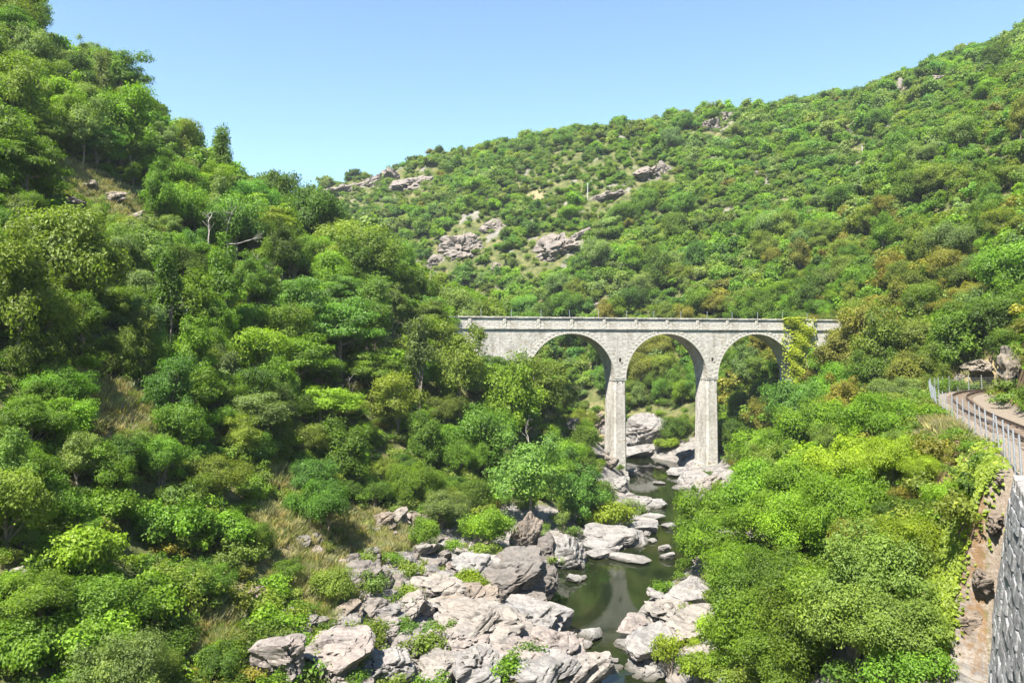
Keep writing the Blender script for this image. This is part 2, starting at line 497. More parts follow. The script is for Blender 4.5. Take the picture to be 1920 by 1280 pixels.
for x, y, r, w in SPOT:
    dry = np.maximum(dry, w * np.exp(-((np.hypot(XX - x, (YY - y) * 0.6) / (1.25 * r)) ** 4)))
bench = np.where(left, 1 - sstep(2.0, 2.7, dt), 1 - sstep(2.2, 2.8, dt)) * (YY > 10)
rockw = np.clip(rocky * 1.2 + 0.55 * far * sstep(0.15, 0.35, n_mid), 0, 1)
earth = np.where(left, (1 - sstep(3.0, 6.5, dt + n_mid)), 1 - sstep(4, 9, dt + n_mid)) * (YY > 12) * (YY < 90) * (1 - bench)

def ground_material():
    m, nt, b = new_mat('hillside_ground'); kk = NB(nt)
    v = kk.coord('World')
    n1 = kk.noise(v, 0.6, 6, 0.65); n2 = kk.noise(v, 4.5, 5, 0.7); n0 = kk.noise(v, 0.12, 4, 0.6)
    green = kk.ramp(n1, [(0.3, (0.035, 0.045, 0.015)), (0.5, (0.075, 0.085, 0.028)), (0.7, (0.15, 0.13, 0.06))])
    dryc = kk.ramp(n2, [(0.28, (0.16, 0.125, 0.06)), (0.5, (0.20, 0.16, 0.085)), (0.72, (0.27, 0.225, 0.13))])
    st = kk.coord('World', scale=(0.3, 0.3, 2.0), rot=(0.25, 0.42, 0.3))
    bands = kk.noise(st, 2.4, 6, 0.65, 0.6)
    rock = kk.mix(kk.ramp(n1, [(0.35, (0, 0, 0)), (0.65, (1, 1, 1))]), (0.20, 0.19, 0.175), (0.215, 0.187, 0.163))
    rock = kk.mix(kk.ramp(bands, [(0.44, (0, 0, 0)), (0.6, (1, 1, 1))]), rock, (0.105, 0.099, 0.095))
    earth_c = kk.ramp(n2, [(0.25, (0.12, 0.075, 0.04)), (0.5, (0.155, 0.10, 0.055)), (0.75, (0.22, 0.17, 0.12))])
    ball = kk.ramp(kk.noise(v, 9, 4, 0.8), [(0.3, (0.13, 0.10, 0.075)), (0.5, (0.165, 0.137, 0.105)), (0.7, (0.25, 0.215, 0.175))])
    def w(name, lo, hi):
        f = kk.math('ADD', kk.attr(name).outputs['Fac'], kk.math('MULTIPLY', kk.math('SUBTRACT', n2, 0.5), 0.9))
        return kk.ramp(f, [(lo, (0, 0, 0)), (hi, (1, 1, 1))])
    c = kk.mix(w('earth', 0.35, 0.6), green, earth_c)
    c = kk.mix(w('rock', 0.35, 0.6), c, rock)
    c = kk.mix(w('dry', 0.3, 0.55), c, dryc)
    c = kk.mix(w('bench', 0.4, 0.55), c, ball)
    kk.l(c, b.inputs['Base Color']); b.inputs['Roughness'].default_value = 0.95; b.inputs['Specular IOR Level'].default_value = 0.15
    p = kk.bump(n2, 0.7, 0.12, b); kk.bump(bands, 0.5, 0.12, b, p)
    return m
GROUND = ground_material()
ny, nx = XX.shape
idx = np.arange(nx * ny).reshape(ny, nx)
F = np.stack([idx[:-1, :-1].ravel(), idx[:-1, 1:].ravel(), idx[1:, 1:].ravel(), idx[1:, :-1].ravel()], 1)
gm = mesh_np('terrain', np.stack([XX.ravel(), YY.ravel(), ZZ.ravel()], 1), F, GROUND, True,
             attrs={'dry': dry.ravel(), 'rock': rockw.ravel(), 'bench': bench.ravel(), 'earth': earth.ravel()})
terrain = obj('terrain', gm)
tag(terrain, 'wooded gorge hillsides with rocky banks along the river', kind='structure')

# ------------------------------------------------------------------ river
def water_material():
    m, nt, b = new_mat('river_water'); kk = NB(nt)
    v = kk.coord('World', scale=(1.0, 0.55, 1))
    b.inputs['Base Color'].default_value = (0.012, 0.018, 0.006, 1)
    n = kk.noise(v, 0.5, 3); kk.l(kk.ramp(n, [(0.35, (0.005, 0.009, 0.003)), (0.65, (0.014, 0.017, 0.006))]), b.inputs['Base Color'])
    b.inputs['Roughness'].default_value = 0.025; b.inputs['IOR'].default_value = 1.33
    p = kk.bump(kk.noise(v, 2.6, 3, 0.6), 0.05, 0.04, b)
    kk.bump(kk.noise(v, 9.0, 2, 0.6), 0.05, 0.02, b, p)
    return m
WATER = water_material()
wx = np.linspace(-165, 60, 46); wy = np.linspace(16, 262, 50)          # one level sheet; the banks rise through it
WX, WY = np.meshgrid(wx, wy); wi = np.arange(WX.size).reshape(WX.shape)
Vw = np.stack([WX.ravel(), WY.ravel(), np.zeros(WX.size)], 1)
Fw = np.stack([wi[:-1, :-1].ravel(), wi[:-1, 1:].ravel(), wi[1:, 1:].ravel(), wi[1:, :-1].ravel()], 1)
river = obj('river', mesh_np('river', Vw, Fw, WATER, True))
tag(river, 'dark green river winding under the viaduct between pale rocks', kind='structure')

# ------------------------------------------------------------------ viaduct
MASON = masonry_material('rubble_masonry', (0.46, 0.437, 0.392), (0.33, 0.308, 0.272), (0.465, 0.442, 0.398), 2.7, 0.34)
ASHLAR = masonry_material('dressed_stone', (0.47, 0.447, 0.40), (0.36, 0.338, 0.30), (0.48, 0.458, 0.41), 1.1, 0.3)
BO = Vector((13.6, 100.0, 0)); BU = Vector((0.966, 0.259, 0)).normalized()
BANG = math.atan2(BU.y, BU.x)
SPAN, PW, SPACE, ZSPR, ZTOP, WID = 11.31, 1.55, 12.86, 12.65, 18.80, 3.3
RAD = SPAN / 2
viaduct = empty('railway_viaduct', BO, BANG)
tag(viaduct, 'pale stone railway viaduct with round arches on tall slender piers across the gorge', 'viaduct')
ARCH_C = [-SPACE / 2, SPACE / 2, SPACE * 1.5]
S0, S1 = -27.0, 41.0

def body_mesh():
    st = [(S0, 6.0)]
    def edge(s, z0, z1):
        st.append((s, z0)); st.append((s, z1))
    edge(ARCH_C[0] - RAD, 6.0, ZSPR)
    for i, c in enumerate(ARCH_C):
        for a in np.linspace(np.pi, 0, 37)[(1 if i == 0 else 0):]:
            st.append((c + RAD * math.cos(a), ZSPR + RAD * math.sin(a)))
    st.append((ARCH_C[2] + RAD, 5.0)); st.append((S1, 5.0))
    V, F, n = [], [], len(st)
    for s, z in st:
        V += [(s, 0, z), (s, 0, ZTOP), (s, WID, ZTOP), (s, WID, z)]
    for i in range(n - 1):
        a, b = 4 * i, 4 * (i + 1)
        if abs(st[i][0] - st[i + 1][0]) < 1e-6:
            F.append([a + 0, a + 3, b + 3, b + 0]); continue
        F += [[a, b, b + 1, a + 1], [a + 1, b + 1, b + 2, a + 2], [a + 2, b + 2, b + 3, a + 3], [a + 3, b + 3, b, a]]
    F += [[0, 1, 2, 3], [4 * n - 1, 4 * n - 2, 4 * n - 3, 4 * n - 4]]
    me = mesh_np('spandrel_wall', V, F, MASON)
    bm = bmesh.new(); bm.from_mesh(me)
    bmesh.ops.remove_doubles(bm, verts=bm.verts, dist=1e-5)
    bmesh.ops.recalc_face_normals(bm, faces=bm.faces)
    bm.to_mesh(me); bm.free()
    return me

def cut(me, boxes):
    """real recesses: subtract boxes from a mesh"""
    o = link(bpy.data.objects.new('tmp_body', me)); mb = MB()
    for bx in boxes:
        mb.box(*bx)
    c = link(bpy.data.objects.new('tmp_cutter', mb.mesh('tmp_cutter')))
    md = o.modifiers.new('cut', 'BOOLEAN'); md.operation = 'DIFFERENCE'; md.object = c; md.solver = 'EXACT'
    dg = bpy.context.evaluated_depsgraph_get(); dg.update()
    out = bpy.data.meshes.new_from_object(o.evaluated_get(dg))
    bpy.data.objects.remove(o); bpy.data.objects.remove(c)
    if len(out.polygons) < len(me.polygons) * 0.8:
        return me
    return out
bmesh_ = cut(body_mesh(), [(c - 0.16, c + 0.16, -0.5, 0.8, 14.75, 15.25) for c in (0.0, SPACE)] + [(c + 0.14, c + 0.34, -0.5, 0.5, 14.5, 14.7) for c in (0.0, SPACE)])
bmesh_.name = 'spandrel_wall'
obj('spandrel_wall', bmesh_, viaduct)

def pier_mesh(z0):
    t0, t1 = 0.02, WID - 0.02; hw = PW / 2 - 0.01
    k = (ZSPR - z0) * 0.008; kt = (ZSPR - z0) * 0.012
    mb = MB()
    mb.hexa([(-hw - k, t0 - kt, z0), (hw + k, t0 - kt, z0), (hw + k, t1 + kt, z0), (-hw - k, t1 + kt, z0),
             (-hw, t0, ZSPR), (hw, t0, ZSPR), (hw, t1, ZSPR), (-hw, t1, ZSPR)])
    me = mb.mesh('pier', MASON)
    bm = bmesh.new(); bm.from_mesh(me)
    bmesh.ops.bevel(bm, geom=[e for e in bm.edges if abs(e.verts[0].co.z - e.verts[1].co.z) > 3], offset=0.18, segments=1, affect='EDGES')
    bm.to_mesh(me); bm.free()
    holes = []
    for y in (0.55, 1.55, 2.55):
        holes.append((-hw - 0.6, -hw + 0.35, y - 0.12, y + 0.12, 12.05, 12.32))
    for x in (-0.35, 0.35):
        holes.append((x - 0.09, x + 0.09, -0.6, 0.35, 12.05, 12.3))
    return cut(me, holes)
for i, z0 in enumerate((-0.6, -0.2)):
    p = obj('pier', pier_mesh(z0), viaduct, (SPACE * i, 0, 0))
    mb = MB(); mb.box(-PW / 2 - 0.04, PW / 2 + 0.04, -0.035, WID + 0.035, 12.44, 12.58)
    obj('impost_band', mb.mesh('impost_band', ASHLAR), p)
    for h, e in ((1.0, 0.08), (0.35, 0.2)):
        k = 12.0 * 0.008
        mb = MB(); hw = PW / 2 + k + e
        mb.hexa([(-hw - .06, -0.16 - e - .06, -0.9), (hw + .06, -0.16 - e - .06, -0.9), (hw + .06, WID + .16 + e, -0.9), (-hw - .06, WID + .16 + e, -0.9),
                 (-hw, -0.16 - e, h + i * .4), (hw, -0.16 - e, h + i * .4), (hw, WID + .16 + e, h + i * .4), (-hw, WID + .16 + e, h + i * .4)])
        obj('plinth', mb.mesh('plinth', MASON), p)
# voussoirs, one shared wedge
NV = 33
da = math.pi / NV; ri, ro = RAD - 0.02, RAD + 0.58
g = da * 0.47
w8 = [(ri * math.cos(np.pi / 2 + a), y, ri * math.sin(np.pi / 2 + a)) for y, a in ((-0.035, -g), (-0.035, g), (0.55, g), (0.55, -g))] + \
     [(ro * math.cos(np.pi / 2 + a), y, ro * math.sin(np.pi / 2 + a)) for y, a in ((-0.035, -g), (-0.035, g), (0.55, g), (0.55, -g))]
mb = MB(); mb.hexa(w8); vm = mb.mesh('voussoir', ASHLAR)
bm = bmesh.new(); bm.from_mesh(vm); bmesh.ops.recalc_face_normals(bm, faces=bm.faces)
bmesh.ops.bevel(bm, geom=list(bm.edges), offset=0.012, segments=1, affect='EDGES'); bm.to_mesh(vm); bm.free()
for c in ARCH_C:
    ring = empty('arch_ring'); ring.parent = viaduct; ring.location = (c, 0, ZSPR)
    for kx in range(NV):
        v = obj('voussoir', vm, ring); v.rotation_euler = (0, math.pi / 2 - (kx + 0.5) * da, 0)
        v.location = (0, float(rng.uniform(-0.012, 0.012)), 0)
# cornice, parapets, pilasters and coping, bay by bay
BAY = SPACE / 3
k0 = int(math.floor((S0 - 2.14) / BAY)) + 1; k1 = int(math.floor((S1 - 2.14) / BAY))
mbx = MB(); mbx.box(0.008, BAY - 0.008, -0.15, WID + 0.15, 0, 0.20); cornice_m = mbx.mesh('cornice', ASHLAR)
mbx = MB(); mbx.box(0.19, BAY - 0.19, 0, 0.34, 0, 1.14); panel_m = mbx.mesh('parapet_panel', MASON)
mbx = MB(); mbx.box(-0.20, 0.20, -0.075, 0.40, 0, 1.15); pil_m = mbx.mesh('pilaster', ASHLAR)
mbx = MB(); mbx.box(0.01, BAY - 0.01, -0.13, 0.45, 0, 0.17); cop_m = mbx.mesh('coping', ASHLAR)
for me in (cornice_m, cop_m, pil_m):
    bm = bmesh.new(); bm.from_mesh(me); bmesh.ops.bevel(bm, geom=list(bm.edges), offset=0.025, segments=1, affect='EDGES'); bm.to_mesh(me); bm.free()
for kx in range(k0, k1 + 1):
    s = 2.14 + kx * BAY
    obj('cornice', cornice_m, viaduct, (s, 0, ZTOP + 0.002))
    for t, rz in ((0.03, 0), (WID - 0.03, math.pi)):
        for nm, me, z in (('parapet_panel', panel_m, ZTOP + 0.204), ('coping', cop_m, ZTOP + 1.358)):
            o = obj(nm, me, viaduct, (s if rz == 0 else s + BAY, t, z + float(rng.uniform(-0.004, 0.004)))); o.rotation_euler = (0, 0, rz)
        o = obj('pilaster', pil_m, viaduct, (s, t, ZTOP + 0.206)); o.rotation_euler = (0, 0, rz)
GALV = plain('galvanised_steel', (0.42, 0.45, 0.49), 0.45, 0.6, var=0.15, scale=3)
mb = MB(); mb.tube([(0, 0, 0), (0, 0, 2.35)], 0.028, 6); post_m = mb.mesh('post', GALV)
s = -25.0
while s < 40:
    o = obj('post', post_m, viaduct, (s, WID - 0.62, ZTOP + 0.2)); o.rotation_euler = (float(rng.uniform(-.03, .03)), float(rng.uniform(-.03, .03)), 0)
    s += 3.85

# ------------------------------------------------------------------ railway
RUST = plain('rusty_rail', (0.075, 0.048, 0.035), 0.55, 0.3, var=0.3, scale=2)
SLEEP = plain('sleeper_wood', (0.14, 0.105, 0.075), 0.9, var=0.35, scale=3, bump=0.01)
TS = resample(TRACK, 0.5)
TT = np.gradient(TS, axis=0); TT /= np.linalg.norm(TT, axis=1)[:, None]
TN = np.stack([-TT[:, 1], TT[:, 0]], 1)
railway = empty('railway_track', (TS[60][0], TS[60][1], RAIL_Z))
tag(railway, 'narrow gauge railway track curving along the ledge behind the wire fence', 'railway')
o0 = np.array([TS[60][0], TS[60][1], RAIL_Z])
for off in (-0.5, 0.5):
    c = TS + TN * off
    V = []; F = []
    prof = [(-0.055, -0.16), (0.055, -0.16), (0.055, -0.13), (0.018, -0.10), (0.018, -0.045), (0.036, -0.035), (0.036, 0), (-0.036, 0), (-0.036, -0.035), (-0.018, -0.045), (-0.018, -0.10), (-0.055, -0.13)]
    for i in range(len(c)):
        for a, z in prof:
            V.append((c[i, 0] + TN[i, 0] * a - o0[0], c[i, 1] + TN[i, 1] * a - o0[1], z + 0.02))
    q = len(prof)
    for i in range(len(c) - 1):
        for j in range(q):
            F.append([i * q + j, i * q + (j + 1) % q, (i + 1) * q + (j + 1) % q, (i + 1) * q + j])
    obj('rail', mesh_np('rail', V, F, RUST), railway)
mb = MB(); mb.box(-0.11, 0.11, -0.9, 0.9, -0.10, 0.04); slm = mb.mesh('sleeper', SLEEP)
s_acc = np.r_[0, np.cumsum(np.linalg.norm(np.diff(TS, axis=0), axis=1))]
for s in np.arange(26, s_acc[-1] - 6, 0.72):
    i = int(np.searchsorted(s_acc, s))
    sl = obj('sleeper', slm, railway, (TS[i, 0] - o0[0], TS[i, 1] - o0[1], -0.20 + 0.015 * float(rng.standard_normal())))
    sl.rotation_euler = (0, 0, math.atan2(TT[i, 1], TT[i, 0]) + float(rng.normal(0, 0.03)))

# ------------------------------------------------------------------ wire fence along the ledge
FL = TS + TN * np.interp(TS[:, 1], [20, 33], [1.2, 1.95])[:, None]
fence = empty('wire_fence', (FL[70][0], FL[70][1], RAIL_Z))
tag(fence, 'galvanised post and wire fence along the outer edge of the railway ledge', 'fence')
f0 = np.array([FL[70][0], FL[70][1], RAIL_Z])
mb = MB(); mb.tube([(0, 0, -0.6), (0, 0, 1.0), (0.0, 0, 1.42)], 0.032, 6); fpm = mb.mesh('post', GALV)
tops = []
sel = [i for i in range(len(FL)) if FL[i, 1] > 24.3]
fp = FL[sel]
fz = np.full(len(fp), RAIL_Z - 0.2)
acc = np.r_[0, np.cumsum(np.linalg.norm(np.diff(fp, axis=0), axis=1))]
for s in np.arange(0.1, min(acc[-1], 68), 1.75):
    x, y = np.interp(s, acc, fp[:, 0]), np.interp(s, acc, fp[:, 1])
    p = obj('post', fpm, fence, (x - f0[0], y - f0[1], -0.2)); p.rotation_euler = (float(rng.normal(0, .04)), float(rng.normal(-0.03, .04)), 0)
for hgt in (0.08, 0.30, 0.52, 0.74, 0.94, 1.12):
    pts = np.column_stack([fp - f0[:2], np.full(len(fp), hgt - 0.2)])
    mb = MB(); mb.tube(pts, 0.007, 4); obj('wire', mb.mesh('wire', GALV), fence)

# ------------------------------------------------------------------ dry stone retaining wall under the near end of the ledge
WALLST = rock_material('wall_stone', (0.25, 0.252, 0.26), (0.31, 0.305, 0.30), (0.14, 0.14, 0.145), 0.35)
CAPST = rock_material('cap_stone', (0.25, 0.245, 0.235), (0.28, 0.26, 0.235), (0.15, 0.145, 0.14), 0.3)
wl = [i for i in range(len(TS)) if 4 < TS[i, 1] + TN[i, 1] * 1.55 < 24.75]
WLp = TS[wl] + TN[wl] * 1.55; WN = TN[wl]
wacc = np.r_[0, np.cumsum(np.linalg.norm(np.diff(WLp, axis=0), axis=1))]
WLEN = wacc[-1]; BAT = 1 / 8.5
def wallpt(s, z, out=0.0):
    x = np.interp(s, wacc, WLp[:, 0]); y = np.interp(s, wacc, WLp[:, 1]); nx_ = np.interp(s, wacc, WN[:, 0]); ny_ = np.interp(s, wacc, WN[:, 1])
    q = out + (RAIL_Z - 0.1 - z) * BAT
    return (x + nx_ * q, y + ny_ * q, z)
wbase = wallpt(WLEN, 4.0)
wall = empty('retaining_wall', wbase)
tag(wall, 'steep grey stone retaining wall holding up the railway at the right edge', 'retaining wall')
wb = np.array(wbase)
mb = MB(); ss = np.linspace(0, WLEN, 24)
for a, b in zip(ss[:-1], ss[1:]):
    mb.hexa([np.array(p) - wb for p in (wallpt(a, 1.0, -1.6), wallpt(b, 1.0, -1.6), wallpt(b, 1.0, -0.06), wallpt(a, 1.0, -0.06),
             wallpt(a, RAIL_Z - 0.25, -1.6), wallpt(b, RAIL_Z - 0.25, -1.6), wallpt(b, RAIL_Z - 0.25, -0.06), wallpt(a, RAIL_Z - 0.25, -0.06))])
wall_core = obj('wall_core', mb.mesh('wall_core', WALLST), wall)
def stone_block(seed, name, mat):
    r = np.random.default_rng(seed)
    bm = bmesh.new(); bmesh.ops.create_cube(bm, size=1.0)
    bmesh.ops.bevel(bm, geom=list(bm.edges), offset=0.09, segments=1, affect='EDGES')
    for v in bm.verts:
        v.co += Vector(r.uniform(-0.05, 0.05, 3))
    me = bpy.data.meshes.new(name); bm.to_mesh(me); bm.free(); me.materials.append(mat)
    return me
STB = [stone_block(i, 'stone', WALLST) for i in range(6)]
CAPB = [stone_block(20 + i, 'capstone', CAPST) for i in range(3)]
nst = 0
z = RAIL_Z - 0.30
while z > 3.6:
    hh = float(rng.uniform(0.38, 0.52)); s = WLEN - 9.5 - float(rng.uniform(0, 0.3))
    while s < WLEN - 0.1:
        w = min(float(rng.uniform(0.5, 0.95)), WLEN - s)
        if w > 0.15:
            p = wallpt(s + w / 2, z - hh / 2, -0.02 + float(rng.uniform(-0.035, 0.035)))
            st = obj('stone', STB[nst % 6], wall, (p[0] - wb[0], p[1] - wb[1], p[2] - wb[2]))
            t0, t1 = wallpt(s, z), wallpt(s + w, z)
            st.rotation_euler = (math.atan(BAT), 0, math.atan2(t1[1] - t0[1], t1[0] - t0[0]))
            st.scale = (w * 1.02, 0.34, hh * 1.0); nst += 1
            c = float(rng.uniform(0.75, 1.15)); st.color = (c, c, c, 1)
        s += w
    z -= hh
s = 0.0
while s < WLEN - 0.05:
    w = min(float(rng.uniform(0.6, 1.0)), WLEN - s)
    p = wallpt(s + w / 2, RAIL_Z - 0.17, -0.25); t0, t1 = wallpt(s, 13), wallpt(s + w, 13)
    st = obj('capstone', CAPB[int(s * 7) % 3], wall, (p[0] - wb[0], p[1] - wb[1], p[2] - wb[2]))
    st.rotation_euler = (0, 0, math.atan2(t1[1] - t0[1], t1[0] - t0[0])); st.scale = (w * 0.98, 0.75, 0.30)
    s += w

# ------------------------------------------------------------------ ruined stone wall above the bend, utility poles
p = at(1866, 652)
hut = empty('ruined_stone_wall', p, 0.35)
tag(hut, 'small ruined dry stone wall under trees above the railway bend', 'ruin')
for r_ in range(4):
    x = -1.3 + 0.15 * (r_ % 2)
    while x < 1.2 - 0.25 * r_:
        w = float(rng.uniform(0.3, 0.6))
        st = obj('stone', STB[int(rng.integers(6))], hut, (x + w / 2, float(rng.uniform(-.05, .05)), 0.12 + r_ * 0.33))
        st.scale = (w, 0.5, 0.33); x += w; c = float(rng.uniform(1.0, 1.5)); st.color = (c, c, c, 1)
CONC = plain('pole_concrete', (0.36, 0.35, 0.33), 0.8, var=0.1)
WOODP = plain('pole_wood', (0.22, 0.19, 0.16), 0.85, var=0.2)
for x, y, h_, mat, lab in ((1102, 376, 27, CONC, 'white concrete utility pole standing by pale rocks in the middle of the far slope'),
                           (1617, 297, 18, CONC, 'thin pale utility pole half hidden by trees high on the right slope'),
                           (1441, 262, 26, WOODP, 'thin dark utility pole just below the skyline right of the summit rocks')):
    p = at(x, y); hgt = h_ * p.y / FPX + 0.6
    pole = empty('utility_pole', p); tag(pole, lab, 'utility pole')
    mb = MB(); mb.tube([(0, 0, -0.5), (0, 0, hgt / 2), (0, 0, hgt)], [0.15, 0.13, 0.11], 8); obj('shaft', mb.mesh('shaft', mat), pole)
    mb = MB(); mb.box(-0.28, 0.28, -0.04, 0.04, hgt - 0.35, hgt - 0.28); obj('crossarm', mb.mesh('crossarm', mat), pole)
# ------------------------------------------------------------------ labels that single each thing out
REG = []                                      # (object, look, kind word, group)
ORD = ['first', 'second', 'third', 'fourth', 'fifth', 'sixth', 'seventh', 'eighth', 'ninth', 'tenth', 'eleventh', 'twelfth', 'thirteenth',
       'fourteenth', 'fifteenth', 'sixteenth', 'seventeenth', 'eighteenth', 'nineteenth', 'twentieth']
ZONES = [((1800, 560, 1930, 780), 'beside the rock cutting'), ((1730, 780, 1930, 1300), 'on the bank below the fence'),
         ((1480, 940, 1740, 1110), 'below the fence in the middle of the bank'), ((1480, 1110, 1740, 1400), 'at the bottom of the right bank'),
         ((1240, 900, 1480, 1120), 'overhanging the river on the right bank'), ((1180, 1120, 1480, 1400), 'by the slabs of the right bank'),
         ((1350, 700, 1740, 940), 'between right pier and railway'), ((1465, 560, 1800, 700), 'at the right end of the viaduct'),
         ((1345, 600, 1480, 900), 'under the third arch'), ((1175, 600, 1310, 870), 'seen through the middle arch'), ((985, 620, 1145, 760), 'seen through the first arch'),
         ((1040, 760, 1145, 900), 'on the steep bank by the first pier'), ((1260, 860, 1350, 950), 'at the foot of the second pier'), ((1145, 860, 1260, 960), 'at the foot of the first pier'),
         ((1090, 940, 1270, 1062), 'in the shallows above the pool'), ((1000, 1000, 1110, 1110), 'at the head of the pool'),
         ((860, 1030, 1030, 1160), 'left of the dark pool'), ((800, 1140, 1200, 1400), 'in the riverbed below the pool'), ((440, 1190, 800, 1400), 'along the bottom of the riverbed'),
         ((640, 1040, 870, 1190), 'on the jagged rock slope'), ((480, 1100, 640, 1190), 'below the dry grass'), ((480, 930, 680, 1100), 'on the dry grass terrace'),
         ((680, 930, 860, 1040), 'around the brown outcrop'), ((860, 860, 1100, 1030), 'on the bank left of the pool'),
         ((760, 540, 1000, 700), 'hiding the left end of the viaduct'), ((760, 700, 1060, 870), 'below the left end of the viaduct'),
         ((560, 700, 760, 930), 'right of the middle of the left slope'), ((380, 560, 560, 780), 'below the bare dead tree'), ((560, 520, 760, 700), 'right of the bare dead tree'),
         ((300, 380, 560, 560), 'around the bare dead tree'), ((560, 380, 760, 520), 'on the left spur against the far hill'), ((380, 780, 560, 930), 'above the dry grass terrace'),
         ((240, 700, 380, 900), 'right of the tan patch'), ((100, 680, 260, 830), 'beside the tan patch'), ((0, 640, 110, 860), 'left of the tan patch'),
         ((90, 300, 280, 450), 'around the upper bare ledge'), ((0, 300, 90, 640), 'at the left edge beneath the shaded ledge'), ((90, 450, 300, 680), 'between ledge and tan patch'),
         ((0, 0, 150, 300), 'at the top left corner'), ((150, 50, 420, 300), 'on the left skyline'), ((280, 250, 620, 420), 'under the left skyline'),
         ((0, 860, 240, 1040), 'on the lower left slope'), ((240, 880, 480, 1060), 'left of the dry grass'), ((0, 1040, 240, 1400), 'in the bottom left corner'), ((240, 1040, 480, 1400), 'at the bottom left of the rocks'),
         ((580, 290, 800, 420), 'on the far ridge end'), ((780, 390, 1120, 560), 'on the middle of the far hill'), ((800, 190, 1300, 400), 'below the far skyline'),
         ((1300, 170, 1500, 320), 'about the summit rocks'), ((1500, 50, 1930, 330), 'on the high right slope'), ((1120, 320, 1600, 600), 'on the far slope above the viaduct'), ((1600, 330, 1930, 600), 'on the wooded right slope')]
def zone_of(x, y):
    for (a, b, c, d), z in ZONES:
        if a <= x < c and b <= y < d:
            return z
    return 'on the far wooded hillside' if x > 600 else 'on the left hillside'
def plural(w):
    return w + ('es' if w.endswith(('sh', 'ch', 's')) else 's')
def register(o, look, kind, group, pos):
    REG.append((o, look, kind, group, pos))
def write_labels():
    cells = {}
    for it in REG:
        o, look, kind, group, pos = it
        cells.setdefault((look, kind, zone_of(*pos)), []).append(it)
    for (look, kind, zone), L in cells.items():
        L.sort(key=lambda it: it[4][0])
        for i, (o, lk, kd, grp, pos) in enumerate(L):
            if len(L) == 1:
                t = '%s %s %s' % (look, kind, zone)
                if len(t.split()) < 4:
                    t = 'the ' + t
            else:
                n = len(L)
                if i < 20 and i <= n // 2:
                    t = '%s from the left of %s %s %s' % (ORD[i] if i else 'leftmost', look, plural(kind), zone)
                else:
                    j = n - 1 - i
                    t = '%s from the right of %s %s %s' % (ORD[min(j, 19)] if j else 'rightmost', look, plural(kind), zone)
                t = t.replace('leftmost from the left', 'leftmost').replace('rightmost from the right', 'rightmost')
            if len(t.split()) > 16:
                t = t.replace(' of the ', ' of ').replace('from the ', 'from ').replace(' in the middle of ', ' midway up ')
            tag(o, t, kind, grp)

# ------------------------------------------------------------------ rocks
STRATA = np.array([-0.40, -0.22, 0.89]); STRATA /= np.linalg.norm(STRATA)
ICO = {}
def ico(sub):
    if sub not in ICO:
        bm = bmesh.new(); bmesh.ops.create_icosphere(bm, subdivisions=sub, radius=1.0)
        ICO[sub] = (np.array([v.co[:] for v in bm.verts]), np.array([[v.index for v in f.verts] for f in bm.faces])); bm.free()
    return ICO[sub]
def rock_shape(seed, half, sub=5, rough=1.0, crag=0.0, strata=0.10, thick=0.20, cuts=15, rot=None):
    r = np.random.default_rng(seed)
    V, F = ico(sub); V = V.copy()
    if crag:
        V *= (1 + crag * fbm(V * 1.6 + seed * 3.1, 3, seed))[:, None]
    N = r.normal(size=(cuts, 3)); N[:, 2] *= 0.8
    N[: cuts // 3] = STRATA * r.choice([-1, 1], size=(cuts // 3, 1)) + r.normal(0, 0.28, (cuts // 3, 3))
    N /= np.linalg.norm(N, axis=1)[:, None]
    for n in N:
        h = r.uniform(0.42, 0.82); d = V @ n
        m = d > h
        V[m] -= n[None, :] * ((d[m] - h) * r.uniform(0.93, 1.0))[:, None]
    half = np.asarray(half, float); V *= half
    if rot is not None:
        c_, s_ = math.cos(rot), math.sin(rot)
        V[:, :2] = V[:, :2] @ np.array([[c_, s_], [-s_, c_]])
    size = float(half.mean())
    D = V / (np.linalg.norm(V / half, axis=1)[:, None] + 1e-6); D /= np.linalg.norm(D, axis=1)[:, None] + 1e-6
    # bedding: every layer steps in or out by its own amount, with softened undercuts
    th = thick * max(0.5, min(1.6, size))
    w = (V @ STRATA) / th + 0.9 * fbm(V / (size * 1.3) + seed, 3, seed + 5)
    i0 = np.floor(w); fr = w - i0
    h0 = _hash(i0.astype(np.int64), i0.astype(np.int64) * 0 + seed, i0.astype(np.int64) * 0, 3); h1 = _hash(i0.astype(np.int64) + 1, i0.astype(np.int64) * 0 + seed, i0.astype(np.int64) * 0, 3)
    lay = h0 + (h1 - h0) * sstep(0.72, 1.0, fr) - 0.25 * np.exp(-((fr - 0.86) / 0.10) ** 2)
    side = 1 - np.abs(D @ STRATA) ** 2
    V = V + D * ((lay - 0.5) * strata * size * 1.6 * side)[:, None]
    # joints and roughness
    crack = np.abs(fbm(V / (0.55 * size + 0.2) + 9.1, 3, seed + 9))
    V = V - D * (np.exp(-(crack / 0.04) ** 2) * 0.12 * size * rough)[:, None]
    V = V + D * (fbm(V / (0.30 * size + 0.1), 4, seed + 31) * 0.075 * size * rough)[:, None]
    return V, F
ROCKS = []                                     # (x, y, radius): nothing grows here
